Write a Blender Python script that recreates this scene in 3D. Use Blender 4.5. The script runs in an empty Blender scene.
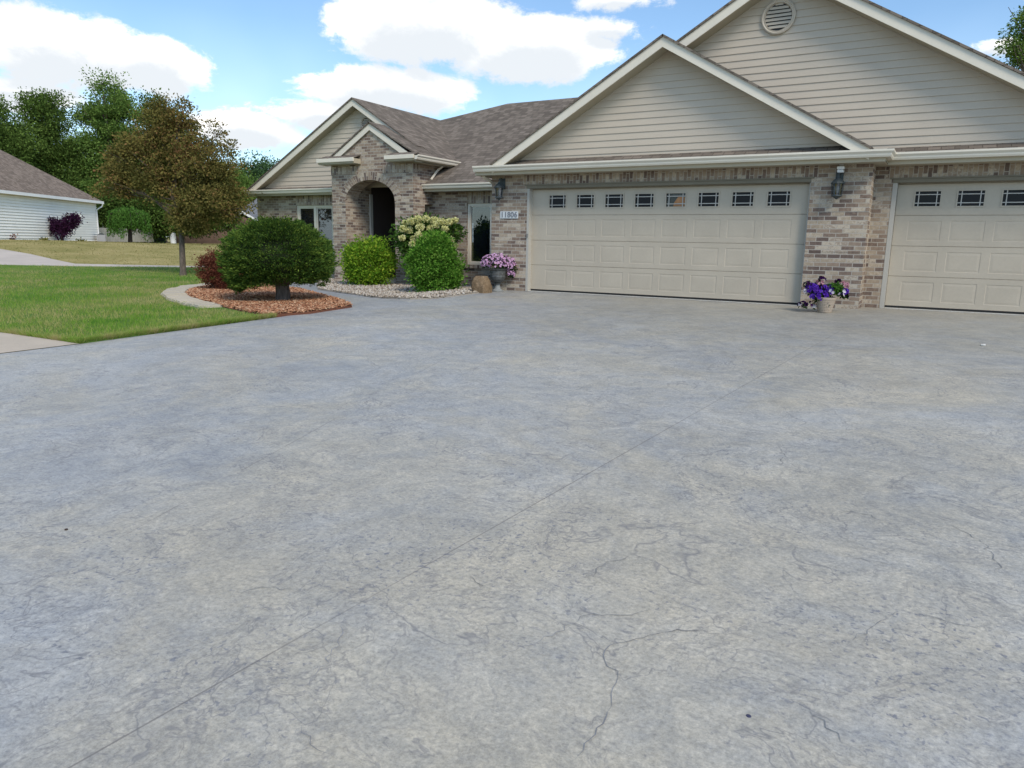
import bpy, bmesh, math, random
import numpy as np
from mathutils import Vector, Matrix
random.seed(5)
R = math.radians
SC = bpy.context.scene
COL = SC.collection

# ------------------------------------------------------------------ camera
YAW, PIT, ROL, FOC = -0.519384, -0.190977, 0.01781, 731.077
CAM = np.array([7.50696, -13.85419, 1.01229])
Fv = np.array([math.sin(YAW)*math.cos(PIT), math.cos(YAW)*math.cos(PIT), math.sin(PIT)])
R0 = np.array([math.cos(YAW), -math.sin(YAW), 0.0]); U0 = np.cross(R0, Fv)
Rv = R0*math.cos(ROL)+U0*math.sin(ROL); Uv = U0*math.cos(ROL)-R0*math.sin(ROL)
cd = bpy.data.cameras.new('camera'); cam = bpy.data.objects.new('camera', cd); COL.objects.link(cam)
cd.sensor_fit = 'HORIZONTAL'; cd.sensor_width = 36.0; cd.lens = FOC/1024*36.0
cd.clip_start = 0.05; cd.clip_end = 3000
cam.matrix_world = Matrix(((Rv[0], Uv[0], -Fv[0], CAM[0]), (Rv[1], Uv[1], -Fv[1], CAM[1]),
                           (Rv[2], Uv[2], -Fv[2], CAM[2]), (0, 0, 0, 1)))
SC.camera = cam

def ray(x, y):
    return Fv+Rv*(x-512)/FOC+Uv*(384-y)/FOC
def dep(x, y, d):                     # point seen at pixel, at depth d along the view axis
    return CAM+ray(x, y)*d
def onY(x, y, Y):
    d = ray(x, y); return CAM+d*((Y-CAM[1])/d[1])

def sst(t):
    t = np.clip(t, 0, 1); return t*t*(3-2*t)
def hgt(X, Y):                        # the lie of the land
    X = np.asarray(X, float); Y = np.asarray(Y, float)
    b = 0.025*np.clip(Y, -22, 0)
    b = b-0.10*sst((-0.9-X)/1.6)*sst((Y+5)/4)
    s = sst((-14-X)/18)
    z = b*(1-s)+0.45*s
    z = z+0.30*np.exp(-((X+38)**2+(Y-7)**2)/(2*9.0**2))
    return z
def H(x, y): return float(hgt(x, y))
def G(px, py):                        # where the ray through a pixel of the survey photo meets the land
    d = ray(px, py)
    t = np.concatenate([np.arange(1, 60, .02), np.arange(60, 300, .2)])
    P = CAM+t[:, None]*d
    k = np.argmax(P[:, 2] < hgt(P[:, 0], P[:, 1]))
    return P[k] if k else P[-1]

# ------------------------------------------------------------------ node helpers
class NT:
    def __init__(s, tree): s.t = tree; s.n = tree.nodes; s.l = tree.links
    def new(s, typ, **kw):
        n = s.n.new(typ)
        for k, v in kw.items(): setattr(n, k, v)
        return n
    def put(s, sock, v):
        if isinstance(v, bpy.types.NodeSocket): s.l.new(v, sock)
        elif v is not None:
            if hasattr(sock.default_value, '__len__') and not isinstance(v, (int, float)):
                v = list(v)
                if len(sock.default_value) == 4 and len(v) == 3: v = v+[1]
            sock.default_value = v
    def math(s, op, a, b=None, c=None, clamp=False):
        n = s.new('ShaderNodeMath', operation=op); n.use_clamp = clamp
        for i, v in enumerate((a, b, c)):
            if v is not None: s.put(n.inputs[i], v)
        return n.outputs[0]
    def noise(s, vec, scale, detail=4, rough=.55, dist=0, w=None):
        n = s.new('ShaderNodeTexNoise'); s.put(n.inputs['Vector'], vec)
        n.inputs['Scale'].default_value = scale; n.inputs['Detail'].default_value = detail
        n.inputs['Roughness'].default_value = rough; n.inputs['Distortion'].default_value = dist
        return n.outputs['Fac']
    def ramp(s, fac, stops, interp='LINEAR'):
        n = s.new('ShaderNodeValToRGB'); s.put(n.inputs[0], fac); cr = n.color_ramp; cr.interpolation = interp
        while len(cr.elements) > 1: cr.elements.remove(cr.elements[-1])
        for i, (p, c) in enumerate(stops):
            e = cr.elements[0] if i == 0 else cr.elements.new(p)
            e.position = p; c = (c, c, c) if isinstance(c, (int, float)) else c
            e.color = (*c, 1)
        return n.outputs[0]
    def mix(s, f, a, b, mode='MIX'):
        n = s.new('ShaderNodeMix', data_type='RGBA', blend_type=mode)
        s.put(n.inputs[0], f); s.put(n.inputs[6], a); s.put(n.inputs[7], b); return n.outputs[2]
    def maprange(s, v, a, b, c=0, d=1, smooth=False):
        n = s.new('ShaderNodeMapRange'); n.interpolation_type = 'SMOOTHSTEP' if smooth else 'LINEAR'
        s.put(n.inputs[0], v)
        for i, q in zip((1, 2, 3, 4), (a, b, c, d)): n.inputs[i].default_value = q
        return n.outputs[0]
    def scalev(s, v, xyz):
        n = s.new('ShaderNodeMapping'); s.put(n.inputs[0], v); n.inputs['Scale'].default_value = xyz; return n.outputs[0]
    def bump(s, h, strength=.3, dist=.01):
        n = s.new('ShaderNodeBump'); s.put(n.inputs['Height'], h)
        n.inputs['Strength'].default_value = strength; n.inputs['Distance'].default_value = dist; return n.outputs[0]

def material(name, fn):
    m = bpy.data.materials.new(name); m.use_nodes = True
    m.node_tree.nodes.clear(); t = NT(m.node_tree)
    out = t.new('ShaderNodeOutputMaterial'); bs = t.new('ShaderNodeBsdfPrincipled')
    bs.inputs['Specular IOR Level'].default_value = .3
    t.l.new(bs.outputs[0], out.inputs[0])
    fn(t, bs, out); return m
def P(t, bs, color=None, rough=None, normal=None, metal=None, spec=None, trans=None):
    for k, v in (('Base Color', color), ('Roughness', rough), ('Normal', normal), ('Metallic', metal), ('Specular IOR Level', spec), ('Transmission Weight', trans)):
        if v is not None: t.put(bs.inputs[k], v)
def obco(t): return t.new('ShaderNodeTexCoord').outputs['Object']
def uvco(t): return t.new('ShaderNodeTexCoord').outputs['UV']
def geo(t, o='Position'): return t.new('ShaderNodeNewGeometry').outputs[o]

def paint(name, c, rough=.5, var=.05, bump=.0):
    def fn(t, b, o):
        p = geo(t)
        n = t.noise(p, 1.7, 5, .6); n2 = t.noise(p, 30, 3)
        f = t.math('ADD', t.math('MULTIPLY', n, 1.0), t.math('MULTIPLY', n2, .4))
        col = t.ramp(f, [(.35, [x*(1-var*1.5) for x in c]), (.95, [min(1, x*(1+var)) for x in c])])
        P(t, b, col, rough, t.bump(n2, bump, .002) if bump else None)
    return material(name, fn)

def brick_fn(t, b, o):
    uv = uvco(t)
    w = t.new('ShaderNodeTexNoise'); t.put(w.inputs['Vector'], geo(t)); w.inputs['Scale'].default_value = 9
    wob = t.new('ShaderNodeVectorMath', operation='MULTIPLY_ADD'); t.put(wob.inputs[0], w.outputs['Color']); wob.inputs[1].default_value = (.006, .004, 0); t.put(wob.inputs[2], uv)
    br = t.new('ShaderNodeTexBrick'); t.put(br.inputs['Vector'], wob.outputs[0])
    br.inputs['Scale'].default_value = 1; br.inputs['Brick Width'].default_value = .205; br.inputs['Row Height'].default_value = .0705
    br.inputs['Mortar Size'].default_value = .0065; br.inputs['Mortar Smooth'].default_value = .1; br.inputs['Bias'].default_value = 0
    br.inputs['Color1'].default_value = (0, 0, 0, 1); br.inputs['Color2'].default_value = (1, 1, 1, 1); br.inputs['Mortar'].default_value = (.5, .5, .5, 1)
    p = geo(t)
    n1 = t.noise(p, 20, 4, .8); n2 = t.noise(p, 3.1, 3); n3 = t.noise(p, 140, 2)
    v = t.math('ADD', t.math('MULTIPLY_ADD', br.outputs['Color'], 1.08, -.05), t.math('MULTIPLY', t.math('SUBTRACT', n1, .5), .95))
    v = t.math('ADD', v, t.math('MULTIPLY', t.math('SUBTRACT', n2, .5), .35))
    col = t.ramp(v, [(.0, (.15, .11, .092)), (.16, (.215, .158, .123)), (.34, (.28, .208, .155)), (.50, (.325, .25, .185)), (.66, (.37, .295, .215)), (.80, (.45, .37, .28)), (.92, (.53, .46, .36)), (1, (.34, .27, .21))])
    col = t.mix(br.outputs['Fac'], col, t.ramp(n1, [(.3, (.38, .34, .285)), (.7, (.48, .435, .37))]))
    hgt_ = t.math('ADD', t.math('MULTIPLY', br.outputs['Fac'], -1), t.math('MULTIPLY', n3, .35))
    P(t, b, col, .9, t.bump(hgt_, .5, .006), spec=.15)
BRICK = material('tumbled_brick', brick_fn)

def shingle_mat(name, base):
    def fn(t, b, o):
        uv = uvco(t)
        br = t.new('ShaderNodeTexBrick'); t.put(br.inputs['Vector'], uv); br.offset = .37; br.offset_frequency = 3
        br.inputs['Scale'].default_value = 1; br.inputs['Brick Width'].default_value = .19; br.inputs['Row Height'].default_value = .14
        br.inputs['Mortar Size'].default_value = .006; br.inputs['Mortar Smooth'].default_value = .3
        br.inputs['Color1'].default_value = (0, 0, 0, 1); br.inputs['Color2'].default_value = (1, 1, 1, 1)
        n = t.noise(geo(t), 1.2, 4); n2 = t.noise(geo(t), 60, 3, .7)
        v = t.math('ADD', t.math('MULTIPLY', br.outputs['Color'], .75), t.math('ADD', t.math('MULTIPLY', n, .3), t.math('MULTIPLY', n2, .3)))
        a = base
        col = t.ramp(v, [(.2, [x*.7 for x in a]), (.6, a), (1.0, [x*1.35 for x in a])])
        col = t.mix(t.math('MULTIPLY', br.outputs['Fac'], .7), col, [x*.3 for x in a])
        P(t, b, col, .95, t.bump(t.math('SUBTRACT', t.math('MULTIPLY', n2, .5), br.outputs['Fac']), .5, .008), spec=.1)
    return material(name, fn)
SHING = shingle_mat('taupe_shingle', (.165, .138, .112))
SHING_N = shingle_mat('brown_shingle', (.195, .155, .125))
SHING_G = shingle_mat('grey_shingle', (.16, .165, .175))
SIDING = paint('taupe_vinyl', (.555, .48, .38), .45, .04)
TRIM = paint('cream_trim', (.75, .69, .57), .42, .05)
SOFFIT = paint('soffit_tan', (.42, .37, .27), .55, .05)
DOORM = paint('garage_door_paint', (.485, .425, .335), .42, .07)
DARKSEAL = paint('rubber_seal', (.02, .02, .02), .7, .1)
BLACKM = paint('black_iron', (.055, .068, .07), .45, .1)
WHITEP = paint('white_paint', (.78, .78, .76), .45, .05)
MUNTIN = paint('muntin_white', (.54, .51, .46), .4, .03)
INTER = paint('dark_interior', (.05, .052, .056), .8, .1)
NSIDE = paint('white_vinyl', (.84, .82, .75), .5, .05)
def glass_fn(t, b, o):
    P(t, b, (.012, .012, .016), .06, None, spec=.13)
GLASS = material('dark_glass', glass_fn)
def glass2_fn(t, b, o):
    P(t, b, (.03, .035, .04), .06, None, spec=.5)
GLASSB = material('window_glass', glass2_fn)
def clear_fn(t, b, o):
    tr = t.new('ShaderNodeBsdfTransparent'); tr.inputs[0].default_value = (.45, .47, .50, 1)
    gl = t.new('ShaderNodeBsdfGlossy'); gl.inputs[1].default_value = .03
    mx = t.new('ShaderNodeMixShader'); mx.inputs[0].default_value = .16
    t.l.new(tr.outputs[0], mx.inputs[1]); t.l.new(gl.outputs[0], mx.inputs[2]); t.l.new(mx.outputs[0], o.inputs[0])
CLEAR = material('clear_glass', clear_fn)
BLIND = paint('window_blind', (.55, .58, .60), .7, .08)
ORANGE = paint('orange_card', (.75, .27, .05), .6, .3)

# ------------------------------------------------------------------ mesh builder
def wood_uv(n, p): pass
class MB:
    def __init__(s): s.v = []; s.f = []; s.uvm = []
    def face(s, pts, sold=False, uv=None):
        i = len(s.v); s.v += [tuple(map(float, p)) for p in pts]; s.f.append(list(range(i, i+len(pts)))); s.uvm.append(uv if uv is not None else ('s' if sold else 'b'))
    def box(s, x0, x1, y0, y1, z0, z1, sold=False):
        a = [(x0, y0, z0), (x1, y0, z0), (x1, y1, z0), (x0, y1, z0), (x0, y0, z1), (x1, y0, z1), (x1, y1, z1), (x0, y1, z1)]
        for q in ((0, 1, 5, 4), (1, 2, 6, 5), (2, 3, 7, 6), (3, 0, 4, 7), (4, 5, 6, 7), (3, 2, 1, 0)): s.face([a[k] for k in q], sold)
    def prism(s, poly, vec, sold=False):
        vec = np.array(vec, float); a = [np.array(p, float) for p in poly]
        n = np.zeros(3)
        for k in range(len(a)): n += np.cross(a[k]-a[0], a[(k+1) % len(a)]-a[0])
        if n@vec > 0: a = a[::-1]
        b = [p+vec for p in a]
        s.face(a, sold); s.face(b[::-1], sold)
        for k in range(len(a)):
            j = (k+1) % len(a); s.face([a[j], a[k], b[k], b[j]], sold)
    def beam(s, p, q, w, h, up=(0, 0, 1)):          # bar of w (sideways) by h (along up)
        p = np.array(p, float); q = np.array(q, float); d = q-p; d /= np.linalg.norm(d)
        u = np.array(up, float); u -= d*(u@d); u /= np.linalg.norm(u); r = np.cross(d, u)
        c = [p+r*w/2*a+u*h/2*b for a, b in ((-1, -1), (1, -1), (1, 1), (-1, 1))]
        s.prism(c, q-p)
    def tube(s, pts, rad, n=8, cap=True):
        pts = [np.array(p, float) for p in pts]
        if isinstance(rad, (int, float)): rad = [rad]*len(pts)
        rings = []
        for k, p in enumerate(pts):
            d = pts[min(k+1, len(pts)-1)]-pts[max(k-1, 0)]; d /= np.linalg.norm(d)+1e-9
            a = np.array((1, 0, 0)) if abs(d[0]) < .8 else np.array((0, 1, 0))
            u = np.cross(d, a); u /= np.linalg.norm(u); w = np.cross(d, u)
            rings.append([p+(u*math.cos(2*math.pi*i/n)+w*math.sin(2*math.pi*i/n))*rad[k] for i in range(n)])
        for k in range(len(rings)-1):
            for i in range(n):
                j = (i+1) % n; s.face([rings[k][i], rings[k][j], rings[k+1][j], rings[k+1][i]])
        if cap: s.face(rings[0][::-1]); s.face(rings[-1])
    def lathe(s, prof, c=(0, 0, 0), n=20):
        for (r0, z0), (r1, z1) in zip(prof[:-1], prof[1:]):
            for i in range(n):
                a, b = 2*math.pi*i/n, 2*math.pi*(i+1)/n
                f = lambda r, z, t: (c[0]+r*math.cos(t), c[1]+r*math.sin(t), c[2]+z)
                q = [f(r0, z0, a), f(r0, z0, b), f(r1, z1, b), f(r1, z1, a)]
                if r0 < 1e-6: q = q[1:]
                elif r1 < 1e-6: q = q[:3]
                s.face(q)
    def build(s, name, mat, parent=None, smooth=False, weld=False, bevel=0, loc=None):
        me = bpy.data.meshes.new(name); me.from_pydata(s.v, [], s.f); me.update()
        uvl = me.uv_layers.new(name='UVMap')
        dat = np.zeros((len(me.loops), 2), np.float32); k = 0
        for p, mode in zip(me.polygons, s.uvm):
            m = len(p.vertices)
            if isinstance(mode, list): dat[k:k+m] = mode
            else:
                n = np.array(p.normal); V = np.array([s.v[i] for i in p.vertices])
                if abs(n[2]) > .98: u, w = V[:, 0], V[:, 1]
                else:
                    t = np.array((-n[1], n[0], 0)); t /= np.linalg.norm(t)
                    if abs(t[0]) > abs(t[1]): t = t*(1 if t[0] > 0 else -1)
                    else: t = t*(1 if t[1] > 0 else -1)
                    b = np.cross(n, t); b = b*(1 if b[2] > 0 else -1)
                    u, w = V@t, V@b
                dat[k:k+m, 0], dat[k:k+m, 1] = (w, u) if mode == 's' else (u, w)
            k += m
        uvl.data.foreach_set('uv', dat.ravel())
        if weld or bevel:
            bm = bmesh.new(); bm.from_mesh(me); bmesh.ops.remove_doubles(bm, verts=bm.verts, dist=1e-5)
            if bevel: bmesh.ops.bevel(bm, geom=[e for e in bm.edges if e.calc_face_angle(0) > .5], offset=bevel, segments=2, affect='EDGES', clamp_overlap=True)
            bm.to_mesh(me); bm.free()
        if smooth: me.polygons.foreach_set('use_smooth', [True]*len(me.polygons))
        me.materials.append(mat)
        o = bpy.data.objects.new(name, me); COL.objects.link(o)
        if parent is not None: o.parent = parent
        if loc is not None: o.location = loc
        return o
def tag(o, label=None, cat=None, group=None, kind=None):
    for k, v in (('label', label), ('category', cat), ('group', group), ('kind', kind)):
        if v: o[k] = v
    return o
def thing(name, label, cat, loc=(0, 0, 0), group=None, rz=0):
    o = bpy.data.objects.new(name, None); COL.objects.link(o); o.location = loc; o.rotation_euler = (0, 0, rz); o.empty_display_size = .2
    return tag(o, label, cat, group)
def npmesh(name, V, faces_n, idx, mat, parent=None, loc=None):   # V (n,3); faces all of size faces_n
    me = bpy.data.meshes.new(name); V = np.ascontiguousarray(V, np.float32); idx = np.ascontiguousarray(idx, np.int32).ravel()
    nf = len(idx)//faces_n
    me.vertices.add(len(V)); me.vertices.foreach_set('co', V.ravel())
    me.loops.add(len(idx)); me.loops.foreach_set('vertex_index', idx)
    me.polygons.add(nf); me.polygons.foreach_set('loop_start', np.arange(0, nf*faces_n, faces_n, dtype=np.int32))
    me.update(calc_edges=True); me.validate()
    me.materials.append(mat); o = bpy.data.objects.new(name, me); COL.objects.link(o)
    if parent is not None: o.parent = parent
    if loc is not None: o.location = loc
    return o

# ------------------------------------------------------------------ ground sheets
def sheet(name, poly, off, mat, step=.6, parent=None, skirt=0):
    bm = bmesh.new()
    vs = [bm.verts.new((p[0], p[1], 0)) for p in poly]
    bmesh.ops.triangle_fill(bm, edges=[bm.edges.new((vs[i], vs[(i+1) % len(vs)])) for i in range(len(vs))], use_beauty=True)
    xs = [p[0] for p in poly]; ys = [p[1] for p in poly]
    for ax, lo, hi in ((0, min(xs), max(xs)), (1, min(ys), max(ys))):
        c = math.ceil(lo/step)*step
        while c < hi:
            co = [0, 0, 0]; no = [0, 0, 0]; co[ax] = c; no[ax] = 1
            bmesh.ops.bisect_plane(bm, geom=bm.verts[:]+bm.edges[:]+bm.faces[:], plane_co=co, plane_no=no, dist=1e-5); c += step
    for v in bm.verts: v.co.z = H(v.co.x, v.co.y)+off
    bmesh.ops.recalc_face_normals(bm, faces=bm.faces)
    if sum(f.normal.z for f in bm.faces) < 0: bmesh.ops.reverse_faces(bm, faces=bm.faces)
    if skirt:
        ed = [e for e in bm.edges if e.is_boundary]
        r = bmesh.ops.extrude_edge_only(bm, edges=ed)
        for v in [g for g in r['geom'] if isinstance(g, bmesh.types.BMVert)]: v.co.z -= skirt
    me = bpy.data.meshes.new(name); bm.to_mesh(me); bm.free(); me.materials.append(mat)
    o = bpy.data.objects.new(name, me); COL.objects.link(o)
    if parent: o.parent = parent
    return o

def dry_fn(t, b, o):
    p = geo(t)
    n = t.noise(p, .35, 5, .6); n2 = t.noise(t.scalev(p, (1, 1, 1)), 9, 4, .7); n3 = t.noise(p, 1.6, 4, .6)
    v = t.math('ADD', t.math('MULTIPLY', n, .55), t.math('ADD', t.math('MULTIPLY', n2, .3), t.math('MULTIPLY', n3, .2)))
    col = t.ramp(v, [(.32, (.15, .155, .045)), (.46, (.25, .225, .08)), (.6, (.36, .30, .13)), (.75, (.44, .365, .18))])
    P(t, b, col, .95, t.bump(n2, .6, .03), spec=.05)
DRY = material('dry_turf', dry_fn)
def lawnsoil_fn(t, b, o):
    p = geo(t)
    n = t.noise(p, .5, 4, .6); n2 = t.noise(p, 25, 4, .7)
    v = t.math('ADD', t.math('MULTIPLY', n, .6), t.math('MULTIPLY', n2, .45))
    P(t, b, t.ramp(v, [(.3, (.06, .13, .022)), (.55, (.11, .19, .04)), (.75, (.24, .23, .08))]), .95, t.bump(n2, .5, .02), spec=.05)
LAWNSOIL = material('lawn_soil', lawnsoil_fn)

CRACKM = paint('crack_dirt', (.225, .23, .238), .9, .5)
JOINTS = [(G(75, 766), G(747, 384)), (G(98, 551), G(187, 501))]
def conc_fn(t, b, o):
    p = geo(t)
    sep = t.new('ShaderNodeSeparateXYZ'); t.put(sep.inputs[0], p); x, y = sep.outputs[0], sep.outputs[1]
    flat = t.new('ShaderNodeCombineXYZ'); t.put(flat.inputs[0], x); t.put(flat.inputs[1], y); q = flat.outputs[0]
    wn = t.new('ShaderNodeTexNoise'); t.put(wn.inputs['Vector'], q); wn.inputs['Scale'].default_value = 1.3; wn.inputs['Detail'].default_value = 5
    wv = t.new('ShaderNodeVectorMath', operation='MULTIPLY_ADD'); t.put(wv.inputs[0], wn.outputs['Color']); wv.inputs[1].default_value = (.7, .7, 0); t.put(wv.inputs[2], q)
    big = t.noise(q, .33, 4, .6, .5); mid = t.noise(wv.outputs[0], 1.5, 7, .68); mid2 = t.noise(wv.outputs[0], 5.2, 8, .74, .4)
    fine = t.noise(q, 22, 5, .85); grit = t.noise(q, 95, 2, .7); spk = t.noise(q, 40, 3, .6, .4)
    v = t.math('ADD', t.math('MULTIPLY', big, .26), t.math('ADD', t.math('MULTIPLY', mid, .32), t.math('ADD', t.math('MULTIPLY', mid2, .44), t.math('MULTIPLY', fine, .40))))
    col = t.ramp(v, [(.50, (.165, .174, .19)), (.585, (.245, .25, .252)), (.67, (.33, .328, .307)), (.80, (.47, .45, .395))])
    # warm tint towards some patches
    warm = t.maprange(t.noise(q, .22, 3, .5), .45, .7, 0, .45)
    col = t.mix(warm, col, t.ramp(v, [(.53, (.22, .21, .19)), (.79, (.45, .425, .37))]))
    hue = t.math('ADD', t.math('MULTIPLY', t.noise(q, .55, 5, .65, .8), .65), t.math('MULTIPLY', t.noise(wv.outputs[0], 2.4, 5, .7), .35))
    tint = t.ramp(t.math('ADD', hue, t.maprange(x, -3, 9, -.05, .05)), [(.38, (.88, .94, 1.05)), (.48, (.93, .955, .99)), (.56, (.985, .97, .925)), (.65, (1.03, .985, .885))])
    col = t.mix(1.0, col, tint, 'MULTIPLY')
    gr = t.maprange(t.noise(q, 55, 5, .85), .36, .64, .74, 1.24)
    gm = t.new('ShaderNodeCombineXYZ'); [t.put(gm.inputs[i], gr) for i in range(3)]
    col = t.mix(1.0, col, gm.outputs[0], 'MULTIPLY')
    # dark release-powder flecks, gathered in patches
    fl = t.math('MULTIPLY', t.maprange(spk, .57, .66, 0, 1), t.maprange(t.noise(q, 1.1, 4, .65), .42, .6, 0, 1))
    col = t.mix(t.math('MULTIPLY', fl, .7), col, (.10, .115, .16))
    fl2 = t.maprange(grit, .58, .74, 0, .4); col = t.mix(fl2, col, (.11, .12, .14))
    fl3 = t.maprange(t.noise(q, 75, 3, .7), .62, .8, 0, .35); col = t.mix(fl3, col, (.56, .55, .52))
    # stone-texture veins
    def vein(sc_, wd, lo, hi, off):
        mp = t.new('ShaderNodeMapping'); t.put(mp.inputs[0], wv.outputs[0]); mp.inputs['Location'].default_value = (off, off*1.7, 0)
        n_ = t.noise(mp.outputs[0], sc_, 5, .6, .6)
        return t.math('MULTIPLY', t.maprange(t.math('ABSOLUTE', t.math('SUBTRACT', n_, .5)), .0, wd, 1, 0), t.maprange(mid, lo, hi, 0, 1))
    ve = t.math('MAXIMUM', vein(1.1, .007, .34, .48, 3.1), t.math('MAXIMUM', t.math('MULTIPLY', vein(2.6, .012, .40, .54, 9.7), .8), t.math('MULTIPLY', vein(6.5, .03, .44, .58, 5.3), .6)))
    col = t.mix(t.math('MULTIPLY', ve, .62), col, (.13, .133, .148))
    # saw-cut control joints
    jt = None
    for a, c in JOINTS:
        d = (c-a)[:2]; L = np.linalg.norm(d); d /= L; n = np.array((-d[1], d[0]))
        dist = t.math('ABSOLUTE', t.math('SUBTRACT', t.math('ADD', t.math('MULTIPLY', x, n[0]), t.math('MULTIPLY', y, n[1])), float(n@a[:2])))
        k = t.math('MULTIPLY', t.maprange(dist, .002, .0048, 1, 0), t.maprange(t.noise(q, .8, 3), .36, .5, .6, 1))
        jt = k if jt is None else t.math('MAXIMUM', jt, t.math('MULTIPLY', k, t.maprange(t.noise(q, 1.3, 3), .48, .56, 0, .8)))
    col = t.mix(t.math('MULTIPLY', jt, .7), col, (.13, .12, .115))
    # darker, tan apron towards the doors
    ap = t.math('MULTIPLY', t.maprange(y, -7.0, -.8, 0, 1, True), t.maprange(x, -1.5, 3.5, 0, .62, True))
    col = t.mix(ap, col, t.ramp(v, [(.53, (.205, .19, .155)), (.79, (.36, .335, .27))]))
    hh = t.math('ADD', t.noise(q, 5, 4, .7), t.math('MULTIPLY', t.noise(q, 30, 2, .7), .35))
    P(t, b, col, t.maprange(mid, .3, .7, .42, .62), t.bump(hh, .35, .02), spec=.5)
CONC = material('stamped_concrete', conc_fn)
def plain_conc(name, c):
    def fn(t, b, o):
        p = geo(t); n = t.noise(p, 1.2, 5, .6); n2 = t.noise(p, 40, 4, .7)
        v = t.math('ADD', t.math('MULTIPLY', n, .6), t.math('MULTIPLY', n2, .4))
        P(t, b, t.ramp(v, [(.3, [q*.8 for q in c]), (.7, [q*1.12 for q in c])]), .85, t.bump(n2, .2, .004), spec=.2)
    return material(name, fn)
WALK = plain_conc('broom_concrete', (.50, .43, .34))
NDRIVE = plain_conc('pale_concrete', (.52, .46, .40))

# terrain to the horizon
gx = np.concatenate([np.arange(-700, -90, 30), np.arange(-90, 20, 1.0), np.arange(20, 700, 30)])
gy = np.concatenate([np.arange(-400, -30, 30), np.arange(-30, 80, 1.0), np.arange(80, 900, 30)])
XX, YY = np.meshgrid(gx, gy, indexing='ij'); ZZ = hgt(XX, YY)-.06
V = np.stack([XX.ravel(), YY.ravel(), ZZ.ravel()], 1); ny = len(gy)
I, J = np.meshgrid(np.arange(len(gx)-1), np.arange(ny-1), indexing='ij'); a = (I*ny+J).ravel()
tag(npmesh('ground', V, 4, np.stack([a, a+ny, a+ny+1, a+1], 1), DRY), kind='structure')

drive_poly = [(-1.05, -24), (22, -24), (22, .62), (-.85, .62), (-.85, 2.2), (-7.2, 2.2), (-7.2, -2.9), (-1.2, -4.4), (-1.02, -6), (-1.0, -9.07), (-1.12, -10.6)]
DRIVE = tag(sheet('driveway', drive_poly, 0, CONC), kind='structure')
def crack(pts, wd=.0014):
    g = [G(*p)[:2] for p in pts]; q = []; r_ = random.Random(len(pts)*7+int(pts[0][0]))
    for a, b in zip(g[:-1], g[1:]):
        n = max(2, int(np.linalg.norm(b-a)/.024)); pr = np.array((-(b-a)[1], (b-a)[0]))/np.linalg.norm(b-a)
        for k in range(n): q.append(a+(b-a)*k/n+pr*r_.uniform(-.013, .013))
    q.append(g[-1]); L = []; Rr = []
    for k, p in enumerate(q):
        d = q[min(k+1, len(q)-1)]-q[max(k-1, 0)]; d /= np.linalg.norm(d); n = np.array((-d[1], d[0])); w_ = wd*r_.uniform(.3, 1.5)*min(1, .2+k/4, .2+(len(q)-1-k)/4)
        L.append((*(p+n*w_), H(*p)+.0025)); Rr.append((*(p-n*w_), H(*p)+.0025))
    m = MB()
    for k in range(len(q)-1): m.face([L[k], Rr[k], Rr[k+1], L[k+1]])
    return m
tag(sheet('sidewalk', [(-40, -9.07), (-1.0, -9.07), (-1.12, -10.6), (-40, -10.6)], 0.006, WALK), kind='structure')
lawn_poly = [tuple(p[:2]) for p in (G(232, 267.8), G(200, 267.8), G(75, 266.8), G(0, 265.3))]
lawn_poly = lawn_poly+[(-28, -4.5), (-28, -9.03), (-1.03, -9.03), (-1.06, -6.2), (-1.45, -5.2), (-4.0, -4.0), (-6.6, -2.9), (-7.3, 1.9), (-10.5, 2.0), (-12, 6)]
LAWN = lawn_poly
tag(sheet('lawn', LAWN, .02, LAWNSOIL, skirt=.08), kind='structure')
nd = [G(-120, 244), G(0, 249), G(30, 254), G(75, 263.8), (G(200, 266.2)), G(260, 267), G(260, 268.2), G(200, 267.6), G(75, 266.4), G(0, 265), G(-150, 265)]
tag(sheet('side_drive', [tuple(p[:2]) for p in nd], .005, NDRIVE, 1.0), kind='structure')

# ------------------------------------------------------------------ grass
def inpoly(x, y, poly):
    r = np.zeros(len(x), bool); n = len(poly)
    for i in range(n):
        x0, y0 = poly[i]; x1, y1 = poly[(i+1) % n]
        c = ((y0 > y) != (y1 > y)) & (x < (x1-x0)*(y-y0)/(y1-y0+1e-12)+x0); r ^= c
    return r
rng = np.random.default_rng(3)
def blades(name, x, y, off, h0, h1, wd, mat, lean=.5):
    n = len(x); z = hgt(x, y)+off; a = rng.uniform(0, 2*np.pi, n); hh = rng.uniform(h0, h1, n)
    B = np.stack([x, y, z], 1); s = np.stack([np.cos(a), np.sin(a), 0*a], 1)*wd*.5
    b = rng.uniform(0, 2*np.pi, n); l = rng.uniform(.1, lean, n)*hh
    T = B+np.stack([np.cos(b)*l, np.sin(b)*l, hh], 1)
    V = np.stack([B-s, B+s, T], 1).reshape(-1, 3)
    return npmesh(name, V, 3, np.arange(3*n), mat)
def thin(t, b, o, col, k):                # matt leaf that lets some light through
    df = t.new('ShaderNodeBsdfDiffuse'); tl = t.new('ShaderNodeBsdfTranslucent'); mx = t.new('ShaderNodeMixShader'); mx.inputs[0].default_value = k
    t.put(df.inputs[0], col); t.put(tl.inputs[0], col); t.l.new(df.outputs[0], mx.inputs[1]); t.l.new(tl.outputs[0], mx.inputs[2])
    t.l.new(mx.outputs[0], o.inputs[0]); t.n.remove(b)
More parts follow.
